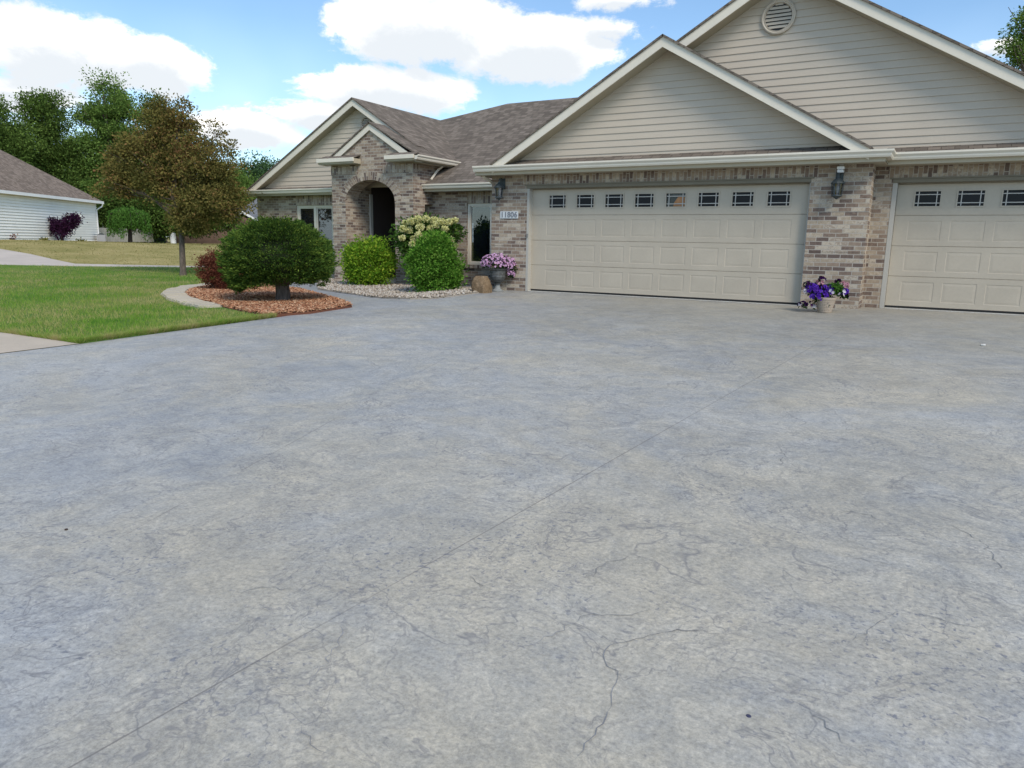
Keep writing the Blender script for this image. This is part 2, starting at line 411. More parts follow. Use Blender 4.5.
def grass_fn(t, b, o):
    p = geo(t); rnd = geo(t, 'Random Per Island')
    n = t.noise(t.scalev(p, (1, 1, 0)), .55, 4, .6); n2 = t.noise(t.scalev(p, (1, 1.6, 0)), 2.2, 3, .6)
    v = t.math('ADD', t.math('MULTIPLY', n, .75), t.math('ADD', t.math('MULTIPLY', n2, .35), t.math('MULTIPLY', rnd, .16)))
    col = t.ramp(v, [(.40, (.065, .22, .02)), (.50, (.14, .31, .036)), (.585, (.24, .36, .06)), (.66, (.36, .37, .12)), (.80, (.52, .43, .21))])
    thin(t, b, o, col, .35)
GRASS = material('lawn_blades', grass_fn)
BED = [tuple(p[:2]) for p in (G(222, 285), G(195, 287), G(172, 290.5), G(164, 295), G(172, 301.5), G(205, 309.5), G(240, 314), G(266, 317.5), G(310, 314), G(352, 307.5), G(330, 299), G(300, 291), G(262, 286))]
BED_IN = [tuple(p[:2]) for p in (G(222, 286.2), G(202, 288.8), G(190, 292), G(186, 295.4), G(193, 300), G(214, 306.5), G(240, 312.5), G(266, 317.5), G(310, 314), G(352, 307.5), G(330, 299), G(300, 291), G(262, 286))]
N = 420000
x = rng.uniform(-27, -1, N); y = rng.uniform(-9.05, 6, N)
dcam = np.hypot(x-CAM[0], y-CAM[1]); keep = inpoly(x, y, LAWN) & ~inpoly(x, y, BED) & (rng.random(N) < np.clip((11/dcam)**1.6, .12, 1))
x, y = x[keep], y[keep]
tag(blades('lawn_grass', x, y, .018, .03, .07, .009, GRASS, .8), 'short green lawn grass beside the concrete driveway', 'grass', kind='stuff')
# shaggier rim along the paving
N = 16000
e = rng.random(N); xe = np.where(e < .4, -1.03-9*rng.random(N)**1.5, -1.05-.02*rng.random(N)); ye = np.where(e < .4, -9.03-.03*rng.random(N), -9.05+2.95*rng.random(N))
tag(blades('edge_grass', xe, ye, -.02, .05, .11, .009, GRASS, 1.0), 'longer grass fringe hanging over the driveway edge', 'grass', kind='stuff')
def drygrass_fn(t, b, o):
    p = geo(t); rnd = geo(t, 'Random Per Island'); n = t.noise(t.scalev(p, (1, 1, 0)), .3, 5, .6)
    v = t.math('ADD', t.math('MULTIPLY', n, .8), t.math('MULTIPLY', rnd, .3))
    P(t, b, t.ramp(v, [(.35, (.12, .14, .035)), (.55, (.24, .215, .08)), (.75, (.36, .30, .14))]), .8, spec=.1)
DRYG = material('dry_blades', drygrass_fn)
N = 70000
x = rng.uniform(-70, -12, N); y = rng.uniform(-4, 45, N)
ndp = [tuple(p[:2]) for p in nd]
k = (~inpoly(x, y, LAWN)) & (~inpoly(x, y, ndp)) & (y < 6+(-x)*.75)
tag(blades('dry_grass', x[k], y[k], -.06, .015, .05, .03, DRYG, 1.6), 'parched tan grass of the far lawn beyond the side drive', 'grass', kind='stuff')

# ------------------------------------------------------------------ the house
HOUSE = thing('house', 'tan brick and taupe siding house with two garage doors and an arched porch', 'house', (0, 0, 0))
def slab(mb, poly, th=.035):
    a = np.array(poly, float); n = np.cross(a[1]-a[0], a[2]-a[0]); n /= np.linalg.norm(n)
    if n[2] < 0: n = -n
    mb.prism(a, -n*th)
def each(name, mat, boxes, parent=None, bevel=0):
    for b in boxes:
        m = MB(); m.box(*b[:6], *(b[6:] if len(b) > 6 else ())); m.build(name, mat, parent or HOUSE, bevel=bevel)
G0 = -0.03                                             # walls start a little below the slab
# --- brick walls: garage bump-out
m = MB()
m.box(-.92, -.055, -.13, .12, G0, 2.225); m.box(-.92, -.16, -.13, .12, 2.225, 2.40); m.box(-.92, -.70, .12, 2.5, G0-.15, 2.40); m.build('brick_pier', BRICK, HOUSE)
m = MB()
m.box(5.47, 6.41, -.13, .12, G0, 2.225); m.box(5.58, 6.41, -.13, .12, 2.225, 2.40); m.box(6.2, 6.41, .12, .45, G0, 2.40)
m.box(6.41, 6.69, .45, .7, G0, 2.225); m.box(6.41, 6.60, .45, .7, 2.225, 2.40); m.build('brick_pier', BRICK, HOUSE)
m = MB(); m.box(9.60, 10.05, .45, .7, G0, 2.40); m.box(9.8, 10.05, .7, 11, G0, 2.4); m.build('brick_wall', BRICK, HOUSE)
each('soldier_course', BRICK, [(-.16, 5.58, -.138, .12, 2.20, 2.40, True), (6.60, 9.60, .442, .7, 2.20, 2.40, True)])
for z in (1.62, .95, .27): each('brick_band', BRICK, [(-.925, -.058, -.135, -.128, z, z+.07), (5.473, 6.415, -.135, -.128, z, z+.07)])
# --- dark room behind the doors, so nothing shines through
m = MB(); m.box(-.6, 9.7, 1.6, 1.65, 0, 2.4); m.box(-.6, 9.7, .75, 1.6, 2.38, 2.42); m.build('garage_interior', INTER, HOUSE)
# --- door surrounds
TRIM2 = paint('door_surround_paint', (.46, .435, .38), .5, .05); LINT = paint('lintel_paint', (.20, .175, .125), .5, .08)
def surround(x0, x1, y, wl, wr):
    each('door_trim', TRIM2, [(x0-wl, x0, y-.004, y+.17, 0.0, 2.115), (x1, x1+wr, y+.02, y+.17, 0.0, 2.115)], bevel=.003)
    each('header_trim', LINT, [(x0-wl-.004, x1+wr+.004, y-.012, y+.17, 2.117, 2.175)], bevel=.003)
    each('lintel', LINT, [(x0-wl-.05, x1+wr+.05, y-.030, y-.009, 2.176, 2.198)])
surround(0.0, 5.45, -.13, .055, .018); surround(6.765, 9.52, .45, .073, .07)

def amber_fn(t, b, o):
    tr = t.new('ShaderNodeBsdfTransparent'); tr.inputs[0].default_value = (.92, .92, .92, 1)
    gl = t.new('ShaderNodeBsdfGlossy'); gl.inputs[1].default_value = .05
    mx = t.new('ShaderNodeMixShader'); mx.inputs[0].default_value = .03
    t.l.new(tr.outputs[0], mx.inputs[1]); t.l.new(gl.outputs[0], mx.inputs[2]); t.l.new(mx.outputs[0], o.inputs[0])
AMBERGL = material('thin_clear_glass', amber_fn)
# --- sectional garage doors
def garage_door(x0, w, y, ncol, margin, pitch, label=None, amber=None):
    hs = 2.10; z0 = .045; sec = (hs-z0)/4
    m = MB()
    def plate(zb, zt, holes):
        """front skin of one section with openings; holes: list of (x0,x1,z0,z1)"""
        xs = sorted({x0, x0+w} | {a for h in holes for a in h[:2]}); zs = sorted({zb, zt} | {a for h in holes for a in h[2:]})
        for i in range(len(xs)-1):
            for j in range(len(zs)-1):
                cx, cz = (xs[i]+xs[i+1])/2, (zs[j]+zs[j+1])/2
                if any(h[0] < cx < h[1] and h[2] < cz < h[3] for h in holes): continue
                m.face([(xs[i], y, zs[j]), (xs[i+1], y, zs[j]), (xs[i+1], y, zs[j+1]), (xs[i], y, zs[j+1])])
        # rolled joint at top and bottom of the section
        for zz, s in ((zb, -1), (zt, 1)):
            m.face([(x0, y, zz), (x0+w, y, zz), (x0+w, y+.012, zz+s*.006), (x0, y+.012, zz+s*.006)][::(1 if s > 0 else -1)])
    def loop(a, b):
        for k in range(4): m.face([a[k], a[(k+1) % 4], b[(k+1) % 4], b[k]])
    def rect(h, ins, dy): return [(h[0]+ins, y+dy, h[2]+ins), (h[1]-ins, y+dy, h[2]+ins), (h[1]-ins, y+dy, h[3]-ins), (h[0]+ins, y+dy, h[3]-ins)]
    wins = []
    for r in range(4):
        zb = z0+r*sec+.006; zt = z0+(r+1)*sec-.006; holes = []
        for c in range(ncol):
            cx = x0+margin+c*pitch
            if r < 3: holes.append((cx-pitch*.40, cx+pitch*.40, zb+.085, zt-.085))
            else: holes.append((cx-.185, cx+.185, zb+.143, zt-.115))
        plate(zb, zt, holes)
        for h in holes:
            if r < 3:
                A, B, C_, D_ = rect(h, 0, 0), rect(h, .008, .004), rect(h, .016, .004), rect(h, .05, .001)
                loop(A, B); loop(B, C_); loop(C_, D_); m.face(D_)
            else:
                loop(rect(h, 0, 0), rect(h, .0, .03)); wins.append(h)
    m.box(x0, x0+w, y+.02, y+.05, z0, z0+3*sec+.1)
    m.box(x0, x0+w, y+.02, y+.05, z0+4*sec-.09, hs+.02)
    d = m.build('garage_door', DOORM, HOUSE)
    if label: d['label'] = label
    s = MB(); s.box(x0+.005, x0+w-.005, y+.004, y+.04, .004, z0+.004); s.build('bottom_seal', DARKSEAL, d)
    for i, h in enumerate(wins):
        q = MB(); q.box(h[0]-.002, h[1]+.002, y+.022, y+.028, h[2]-.002, h[3]+.002)
        q.build('window_pane', AMBERGL if i == amber else GLASS, d)
        f = MB(); fo = MB(); W_, H_ = h[1]-h[0], h[3]-h[2]; t_ = .022
        fo.box(h[0]-t_, h[1]+t_, y-.010, y+.006, h[3], h[3]+t_); fo.box(h[0]-t_, h[1]+t_, y-.010, y+.006, h[2]-t_, h[2])
        fo.box(h[0]-t_, h[0], y-.010, y+.006, h[2], h[3]); fo.box(h[1], h[1]+t_, y-.010, y+.006, h[2], h[3])
        g = .052; b_ = .014
        for u in (h[0]+g, h[1]-g): f.box(u-b_/2, u+b_/2, y+.004, y+.021, h[2]-.001, h[3]+.001)
        for u in (h[2]+g, h[3]-g): f.box(h[0]-.001, h[1]+.001, y+.003, y+.0205, u-b_/2, u+b_/2)
        f.build('window_grille', MUNTIN, d); fo.build('window_frame', DOORM, d)
        if i == amber:
            k = MB(); k.box(h[0]-.03, h[1]+.03, y+.16, y+.17, h[2]-.1, h[3]+.1); k.build('pane_backing', INTER, d)
            k = MB(); k.prism([(h[0]+.13, y+.04, h[2]+.005), (h[1]-.005, y+.04, h[2]+.005), (h[1]-.005, y+.04, h[3]-.07), (h[0]+.22, y+.04, h[3]-.06), (h[0]+.14, y+.04, h[2]+.07)], (0, .01, 0)); k.build('amber_sheet', ORANGE, d)
    l = MB(); l.box(x0-.03, x0-.012, y-.16, y-.15, 1.16, 1.22); return d
garage_door(0.0, 5.45, 0.0, 8, .59, .6215, 'wide taupe garage door with a row of eight small windows', 4)
garage_door(6.77, 2.745, .58, 4, .46, .6215, 'single taupe garage door with four small windows')
APR = MB(); APR.box(0, 5.45, -.10, .2, .0015, .012); APR.box(6.77, 9.515, .47, .8, .0015, .012)
APR.build('door_threshold', plain_conc('threshold_concrete', (.55, .53, .48)), HOUSE)

# --- lap siding gables, each course a real tilted board
def gable_siding(xa, za, xl, xr, zl, y, expo=.122, name='gable_siding', xmax=99):
    m = MB(); z = zl
    def xat(z):
        k = (za-z)/(za-zl); return xa-(xa-xl)*k, min(xmax, xa+(xr-xa)*k)
    while z < za-.01:
        z1 = min(z+expo, za-.002); a0, a1 = xat(z); b0, b1 = xat(z1)
        m.face([(a0, y-.016, z), (a1, y-.016, z), (b1, y-.002, z1), (b0, y-.002, z1)])
        m.face([(a0, y, z), (a1, y, z), (a1, y-.016, z), (a0, y-.016, z)])
        z += expo
    return m.build(name, SIDING, HOUSE)
gable_siding(2.83, 4.62, -.65, 6.31, 2.62, -.13)
gable_siding(4.70, 5.70, -.60, 10.0, 2.62, .45)
gable_siding(-6.5, 4.63, -10.45, -2.95, 2.42, 2.08, xmax=-4.6)
# --- rake boards with soffits
def rake(xa, za, xe, ze, y, back, wv=.175, name='rake_board', soff=True):
    m = MB(); a = np.array((xa, y, za)); e = np.array((xe, y, ze))
    m.prism([a, e, e-np.array((0, 0, wv)), a-np.array((0, 0, wv))], (0, .028, 0)); m.build(name, TRIM, HOUSE)
    if soff and back > y+.05:
        m = MB(); m.prism([a-np.array((0, -.028, wv-.01)), e-np.array((0, -.028, wv-.01)), e-np.array((0, -.028, wv-.02)), a-np.array((0, -.028, wv-.02))], (0, back-y-.028, 0)); m.build('rake_soffit', SOFFIT, HOUSE)
YG1, YG2, YL, YP = -.50, .08, 1.80, 1.20
rake(2.83, 4.655, -.70, 2.585, YG1, -.13); rake(2.83, 4.655, 6.36, 2.585, YG1, -.13)
rake(4.70, 5.715, 2.86, 4.64, YG2, .45); rake(4.70, 5.715, 10.06, 2.585, YG2, .45)
rake(-6.5, 4.70, -10.72, 2.40, YL, 2.08); rake(-6.5, 4.70, -4.75, 3.60, YL, 2.08)
rake(-5.42, 3.93, -6.80, 3.10, YP, 1.26, .165); rake(-5.42, 3.93, -4.08, 3.10, YP, 1.26, .165)
# --- roofs
def roof(polys, name='roof'):
    m = MB()
    for p in polys: slab(m, p)
    return m.build(name, SHING, HOUSE)
e = .015
roof([[(2.83, YG1-.03, 4.69), (-.74, YG1-.03, 2.60), (-.74, YG2, 2.60), (2.83, YG2, 4.69)],
      [(2.83, YG1-.03, 4.69), (6.40, YG1-.03, 2.60), (6.40, .45, 2.60), (2.83, .45, 4.69)]])
roof([[(4.70, YG2-.03, 5.75), (-.74, YG2-.028, 2.58), (-.74, 11, 2.58), (4.70, 11, 5.75)],
      [(4.70, YG2-.03, 5.75), (10.12, YG2-.03, 2.60), (10.12, 11, 2.60), (4.70, 11, 5.75)]])
def mainz(y): return 2.43+.571*(y-1.7)
def yof(z): return 1.7+(z-2.43)/.571
gz = lambda x: 4.735-.62*(x+6.5)
roof([[(-4.3, 1.7, 2.43), (.5, 1.7, 2.43), (.5, 6.55, 5.20), (-4.5, 6.55, 5.20), (-6.45, yof(4.70), 4.70), (-4.3, yof(gz(-4.3)), gz(-4.3)-.005)],
      [(-4.5, 6.55, 5.20), (.5, 6.55, 5.20), (.5, 11.4, 2.43), (-4.5, 11.4, 2.43)],
      [(-4.5, 6.55, 5.20), (-4.5, 11.4, 2.43), (-9.3, 11.4, 2.43), (-6.45, 5.8, 4.70)]])
roof([[(-6.5, YL-.03, 4.735), (-10.78, YL-.03, 2.40), (-10.78, 9, 2.40), (-6.5, 9, 4.735)],
      [(-6.5, YL-.03, 4.735), (-4.35, YL-.03, gz(-4.35)), (-4.35, yof(gz(-4.35)), gz(-4.35)), (-6.5, yof(4.735), 4.735)],
      [(-4.352, 2.02, gz(-4.352)), (-3.76, 2.02, gz(-3.76)), (-3.76, yof(gz(-3.76)), gz(-3.76)), (-4.352, yof(gz(-4.352)), gz(-4.352))]])
roof([[(-5.42, YP-.03, 3.965), (-6.98, YP-.03, 3.04), (-6.98, 2.06, 3.04), (-5.42, 4.2, 3.965)],
      [(-5.42, YP-.03, 3.965), (-3.76, YP-.03, 3.05), (-3.76, 2.02, 3.05), (-5.42, 2.02, 3.965)]])
# pent strips between gutters and siding
def pent(x0, x1, y0, z0, y1, z1):
    m = MB(); slab(m, [(x0, y0, z0), (x1, y0, z0), (x1, y1, z1), (x0, y1, z1)], .03); m.build('pent_roof', SHING, HOUSE)
pent(-.62, 6.28, -.48, 2.545, -.115, 2.70); pent(6.55, 10.1, .10, 2.545, .465, 2.70); pent(-10.4, -6.75, 1.83, 2.38, 2.10, 2.50)
# --- gutters (K-profile) with soffits beneath
FASC = paint('fascia_shadow_tan', (.47, .415, .30), .5, .06)  # darker tan: the gutter's shadow is put into the fascia colour
PROF = [(0, 0), (-.07, 0), (-.085, .03), (-.085, .05), (-.115, .085), (-.115, .115), (-.10, .115), (-.10, .095), (0, .095)]
def gutter(path, out, zt, name='gutter'):
    """path: list of (x,y) along the fascia; out: list of outward normals per point (mitred)"""
    m = MB(); rings = [[(p[0]-o[0]*a, p[1]-o[1]*a, zt-.115+b) for a, b in PROF] for p, o in zip(path, out)]
    for k in range(len(rings)-1):
        n = len(PROF)
        for i in range(n): m.face([rings[k][i], rings[k+1][i], rings[k+1][(i+1) % n], rings[k][(i+1) % n]])
    m.face(rings[0]); m.face(rings[-1][::-1])
    return m.build(name, TRIM, HOUSE)
# out vectors point away from the wall; PROF a is negative outward
gutter([(-1.12, -.48), (6.60, -.48), (6.60, .06), (10.3, .06)], [(0, -1), (1, -1), (1, -1), (0, -1)], 2.56)
gutter([(-10.75, 1.80), (-6.9, 1.80)], [(0, -1), (0, -1)], 2.41)
gutter([(-4.08, 1.72), (-.92, 1.72)], [(0, -1), (0, -1)], 2.43)
def box_soffit(x0, x1, y0, y1, z, fz):
    m = MB(); m.box(x0, x1, y0+.02, y1, z, z+.015); m.build('soffit', SOFFIT, HOUSE)
    m = MB(); m.box(x0, x1, y0, y0+.02, z-.005, fz); m.build('fascia', FASC, HOUSE)
box_soffit(-1.10, 6.60, -.48, -.13, 2.385, 2.55); box_soffit(6.60, 10.3, .06, .45, 2.385, 2.55)
each('soffit', SOFFIT, [(6.41, 6.60, -.13, .45, 2.386, 2.40), (-1.10, -.92, -.13, 1.7, 2.386, 2.40)])
each('fascia', FASC, [(6.58, 6.60, -.46, .06, 2.38, 2.549), (-1.12, -1.10, -.48, 1.7, 2.38, 2.549)])
box_soffit(-10.72, -6.75, 1.80, 2.08, 2.245, 2.40); box_soffit(-4.08, -.92, 1.72, 2.1, 2.255, 2.42)
# --- porch: brick front with an elliptical arch
XL, XR, AL, AR, ZS, AR_H = -6.80, -4.08, -6.33, -4.665, 2.0, .54
def archz(x):
    c = (AL+AR)/2; a = (AR-AL)/2; k = 1-((x-c)/a)**2; return ZS+AR_H*math.sqrt(max(k, 0))
def topz(x): return min(3.90-.60*abs(x+5.42)-.03, 3.9)
m = MB(); YF, YB = 1.26, 1.74; zb = -.2
xs = [XL]+list(AL+(AR-AL)*(1-np.cos(np.linspace(0, np.pi, 33)))/2)+[XR]; xs = sorted(set(xs) | {-5.42})
for a, b in zip(xs[:-1], xs[1:]):
    inside = a >= AL-1e-6 and b <= AR+1e-6
    za, zb_ = (archz(a), archz(b)) if inside else (zb, zb)
    ta, tb = max(topz(a), 2.95), max(topz(b), 2.95)
    m.face([(a, YF, za), (b, YF, zb_), (b, YF, tb), (a, YF, ta)])
    m.face([(a, YB, za), (b, YB, zb_), (b, YB, 2.9), (a, YB, 2.9)][::-1])
    if inside: m.face([(a, YF, za), (a, YB, za), (b, YB, zb_), (b, YF, zb_)])
for x, flip in ((AL, 1), (AR, -1)):
    q = [(x, YF, zb), (x, YB, zb), (x, YB, ZS), (x, YF, ZS)]; m.face(q[::flip])
m.face([(XR, YF, zb), (XR, YB, zb), (XR, YB, 2.95), (XR, YF, 2.95)]); m.face([(XL, YF, zb), (XL, YF, 2.95), (XL, YB, 2.95), (XL, YB, zb)])
m.box(XR-.3, XR, YB, 3.0, 1.94, 3.0)                       # side beam
m.box(XL, XL+.3, YB, 2.3, zb, 3.0)
m.box(XL+.3, AL, YB, 2.3, zb, 2.6)
m.build('brick_porch', BRICK, HOUSE)
# voussoir ring, slightly proud
m = MB(); c = (AL+AR)/2; a_ = (AR-AL)/2; n = 40; s = 0; rw = .205
pr = [(c-a_*math.cos(t), ZS+AR_H*math.sin(t)) for t in np.linspace(0, math.pi, n+1)]
po = [(c-(a_+rw)*math.cos(t), ZS+(AR_H+rw)*math.sin(t)) for t in np.linspace(0, math.pi, n+1)]
for k in range(n):
    d = math.dist(pr[k], pr[k+1])*1.12; y = YF-.012
    m.face([(pr[k][0], y, pr[k][1]), (pr[k+1][0], y, pr[k+1][1]), (po[k+1][0], y, po[k+1][1]), (po[k][0], y, po[k][1])], uv=[(0, s), (0, s+d), (rw, s+d), (rw, s)])
    m.face([(po[k][0], y, po[k][1]), (po[k+1][0], y, po[k+1][1]), (po[k+1][0], YF+.01, po[k+1][1]), (po[k][0], YF+.01, po[k][1])])
    m.face([(pr[k+1][0], y, pr[k+1][1]), (pr[k][0], y, pr[k][1]), (pr[k][0], YF+.01, pr[k][1]), (pr[k+1][0], YF+.01, pr[k+1][1])]); s += d
m.build('brick_arch', BRICK, HOUSE)
for z in (1.93, 1.40, .86, .33): each('brick_band', BRICK, [(XL-.008, AL-.003, YF-.009, YF+.1, z, z+.068), (AR+.003, XR+.008, YF-.009, YF+.3, z, z+.068)])
each('soldier_course', BRICK, [(XL-.008, -5.85, YF-.011, YF+.1, 2.70, 2.90, True), (-5.05, XR+.008, YF-.011, YF+.2, 2.70, 2.90, True)])
# eave returns
def ret(x0, x1):
    m = MB(); m.box(x0, x1, .97, YF-.012, 2.945, 3.07); m.build('fascia', FASC, HOUSE, bevel=.006)
    m = MB(); m.box(x0-.02, x1+.02, .93, .97, 2.985, 3.085); m.build('gutter', TRIM, HOUSE, bevel=.008)
    m = MB(); slab(m, [(x0, .95, 3.085), (x1, .95, 3.085), (x1, YF, 3.19), (x0, YF, 3.19)], .02); m.build('pent_roof', SHING, HOUSE)
    m = MB(); m.box(x0+.02, x1-.02, .99, YF-.012, 2.935, 2.944); m.build('soffit', SOFFIT, HOUSE)
ret(-7.0, -5.76); ret(-4.72, -3.84)
gutter([(-3.80, .95), (-3.80, 2.95)], [(1, 0), (1, 0)], 3.075)
m = MB(); m.box(-4.08, -3.80, YF, 2.9, 2.915, 2.93); m.build('soffit', SOFFIT, HOUSE)
m = MB(); m.box(-3.82, -3.80, .99, 2.95, 2.91, 3.06); m.build('fascia', FASC, HOUSE)
# --- house front walls
WY = 2.10
wx0, wx1, wz0, wz1 = -3.02, -2.28, .44, 1.97
lx0, lx1, lz0, lz1 = -9.02, -7.60, .5, 1.97
m = MB()
m.box(XR-.6, wx0, WY, WY+.25, -.25, 2.3); m.box(wx1, -.92, WY, WY+.25, -.25, 2.3); m.box(wx0, wx1, WY, WY+.25, -.25, wz0); m.build('brick_wall', BRICK, HOUSE)
m = MB(); m.box(-10.66, lx0, WY, WY+.25, -.25, 2.3); m.box(lx1, XL, WY, WY+.25, -.25, 2.3); m.box(lx0, lx1, WY, WY+.25, -.25, lz0); m.box(-10.66, -10.41, WY+.25, 9, -.3, 2.4)
m.build('brick_wall', BRICK, HOUSE)
each('soldier_course', BRICK, [(wx0, wx1, WY-.008, WY+.25, wz1, 2.3, True), (lx0, lx1, WY-.008, WY+.25, lz1, 2.3, True)])
each('brick_sill', BRICK, [(wx0-.06, wx1+.06, WY-.04, WY+.1, wz0-.09, wz0-.002, True)])
ENTRY_SHADE = paint('entry_shade_brown', (.07, .055, .048), .7, .1)  # deep porch shade put into the colour of the recess walls and ceiling
# porch recess: back wall with door
m = MB(); m.box(AL-.2, -4.1, 3.7, 3.9, -.1, 2.62); m.box(AL-.25, AL-.005, 2.3, 3.7, -.1, 2.62); m.build('entry_wall', ENTRY_SHADE, HOUSE); m = MB(); m.box(-4.6, -4.4, 2.1, 3.7, -.1, 2.62); m.build('entry_wall', ENTRY_SHADE, HOUSE)
m = MB(); m.box(AL-.1, XR-.29, YB, 3.8, 2.58, 2.6); m.build('porch_ceiling', ENTRY_SHADE, HOUSE)
each('entry_trim', TRIM2, [(AL-.003, AL+.05, 2.20, 2.30, -.05, 2.25), (AL+.15, AL+.26, 3.66, 3.699, -.05, 2.2), (AL+1.35, AL+1.45, 3.66, 3.699, -.05, 2.2), (AL+.26, AL+1.35, 3.66, 3.699, 2.1, 2.2)])
m = MB(); m.box(AL+.261, AL+1.349, 3.67, 3.695, -.04, 2.099)
for z0_, z1_ in ((.12, .62), (.72, 1.22), (1.32, 2.0)):
    for x0_ in (AL+.34, AL+.84): m.box(x0_, x0_+.40, 3.662, 3.671, z0_, z1_)
fd = m.build('front_door', paint('dark_door', (.03, .018, .018), .4, .15), HOUSE, bevel=.003)
m = MB(); m.tube([(AL+1.27, 3.66, .98), (AL+1.27, 3.605, .98)], [.02, .03], 10); m.build('door_knob', paint('brass', (.45, .33, .12), .3, .1), fd)
m = MB(); m.box(AL-.3, XR, 1.0, 3.7, -.2, -.055); m.build('porch_slab', WALK, HOUSE)
# --- windows
REFL_GREY = paint('reflection_grey', (.20, .24, .29), .8, .2)  # grey-blue of a glass reflection, painted on the panel behind each pane
def window(x0, x1, z0, z1, lites, blind):
    m = MB(); t_ = .06; y = WY+.03
    m.box(x0, x0+t_, y, y+.09, z0, z1); m.box(x1-t_, x1, y, y+.09, z0, z1); m.box(x0+t_, x1-t_, y, y+.09, z1-t_, z1); m.box(x0+t_, x1-t_, y, y+.09, z0, z0+t_)
    for k in range(1, lites):
        c = x0+(x1-x0)*k/lites; m.box(c-t_*.8, c+t_*.8, y, y+.09, z0+t_, z1-t_)
    f = m.build('window', TRIM, HOUSE, bevel=.005)
    for k in range(lites):
        a = x0+(x1-x0)*k/lites; b = x0+(x1-x0)*(k+1)/lites
        if k == 0: a += t_
        else: a += t_*.8
        if k == lites-1: b -= t_
        else: b -= t_*.8
        s = MB(); w_ = .028
        s.box(a, a+w_, y+.03, y+.07, z0+t_, z1-t_); s.box(b-w_, b, y+.03, y+.07, z0+t_, z1-t_); zm = z1-t_-(z1-z0)*blind
        s.box(a+w_, b-w_, y+.03, y+.07, z1-t_-w_, z1-t_); s.box(a+w_, b-w_, y+.03, y+.07, z0+t_, z0+t_+w_)
        s.build('sash', TRIM, f)
        g = MB(); g.box(a+w_, b-w_, y+.052, y+.056, z0+t_+w_, z1-t_-w_); g.build('pane', CLEAR, f)
        q = MB(); z = z1-t_
        while z > zm:
            q.face([(a, y+.125, z), (b, y+.125, z), (b, y+.105, z-.05), (a, y+.105, z-.05)]); z -= .053
        q.build('blind', BLIND, f)
        q = MB(); q.box(a-.02, b+.02, y+.21, y+.22, z0, z1); q.build('reflection_panel', REFL_GREY, f)
window(wx0, wx1, wz0, wz1, 1, .26); window(lx0, lx1, lz0, lz1, 2, .42)
# --- round gable vents
def vent(x, z, y, r, ry=None):
    ry = ry or r; v = MB()
    for r0, r1, y0, y1 in ((1.0, 1.0, 0, -.03), (1.0, .93, -.03, -.04), (.93, .86, -.04, -.028), (.86, .80, -.028, -.036), (.80, .76, -.036, .005)):
        n = 40
        for i in range(n):
            a, b = 2*math.pi*i/n, 2*math.pi*(i+1)/n
            f = lambda rr, yy, t: (x+rr*r*math.cos(t), y+yy, z+rr*ry*math.sin(t))
            v.face([f(r0, y0, a), f(r0, y0, b), f(r1, y1, b), f(r1, y1, a)])
    o = v.build('gable_vent', SIDING, HOUSE, smooth=False)
    s = MB(); k = 7
    for i in range(k):
        zz = z-ry*.72+(i+.35)*ry*1.5/k; hw = r*.76*math.sqrt(max(0, 1-((zz+.03-z)/(ry*.78))**2))
        if hw > .03: s.prism([(x-hw, y-.022, zz), (x+hw, y-.022, zz), (x+hw, y+.0, zz+ry*.17), (x-hw, y+.0, zz+ry*.17)], (0, .006, .004))
    s.build('louvre', SIDING, o)
    b = MB(); n = 32; b.face([(x+.78*r*math.cos(2*math.pi*i/n), y+.004, z+.78*ry*math.sin(2*math.pi*i/n)) for i in range(n)][::-1]); b.build('vent_screen', INTER, o)
vent(4.60, 4.985, .43, .29); vent(-6.25, 4.10, 2.06, .17)
# --- downspouts
m = MB(); m.tube([(-3.86, 2.2, 2.97), (-3.86, 2.2, 2.90), (-3.98, 2.2, 2.84), (-4.0, 2.12, 2.76), (-4.0, 1.9, 2.56)], .03, 8); m.build('downspout', TRIM, HOUSE, smooth=True)
m = MB(); m.tube([(-1.02, -.3, 2.46), (-1.02, -.3, 2.36), (-.97, -.05, 2.28), (-.97, .3, 2.25)], .034, 8); m.build('downspout', TRIM, HOUSE, smooth=True)
# keypad / sensor specks on the left jamb
m = MB(); m.box(-.044, -.012, -.158, -.151, 1.12, 1.2); m.build('door_keypad', paint('grey_plastic', (.2, .2, .19), .5), HOUSE)

# ------------------------------------------------------------------ wall fittings (each a thing of its own)
LAMPG = paint('frosted_lamp_glass', (.55, .62, .60), .25, .05)
def lantern(x, z, y, label):
    t = thing('wall_lantern', label, 'wall lamp', (x, y, z), 'wall lanterns beside the garage door')
    m = MB(); m.box(-.05, .05, -.02, 0, -.02, .16); m.tube([(0, -.01, .10), (0, -.06, .16), (0, -.12, .15), (0, -.13, .09)], .009, 6); m.build('bracket', BLACKM, t)
    m = MB(); c = (0, -.13, 0)
    m.lathe([(0, .10), (.018, .095), (.02, .075), (.045, .06), (.085, .015), (.095, .0), (.09, -.008), (0, -.008)], c, 8); m.build('cap', BLACKM, t)
    m = MB()
    for k in range(6):
        a = 2*math.pi*k/6; m.tube([(.078*math.cos(a), -.13+.078*math.sin(a), -.006), (.062*math.cos(a), -.13+.062*math.sin(a), -.16)], .006, 5)
    m.lathe([(0, -.16), (.07, -.16), (.072, -.172), (.04, -.19), (.015, -.21), (0, -.215)], c, 8); m.build('cage', BLACKM, t)
    m = MB(); m.lathe([(.068, -.008), (.054, -.155)], c, 12); m.build('glass', CLEAR, t, smooth=True)
    m = MB(); m.lathe([(0, -.03), (.02, -.035), (.034, -.065), (.03, -.095), (.014, -.13), (0, -.135)], c, 10); m.build('bulb', LAMPG, t, smooth=True)
    t.scale = (1.2, 1.2, 1.2)
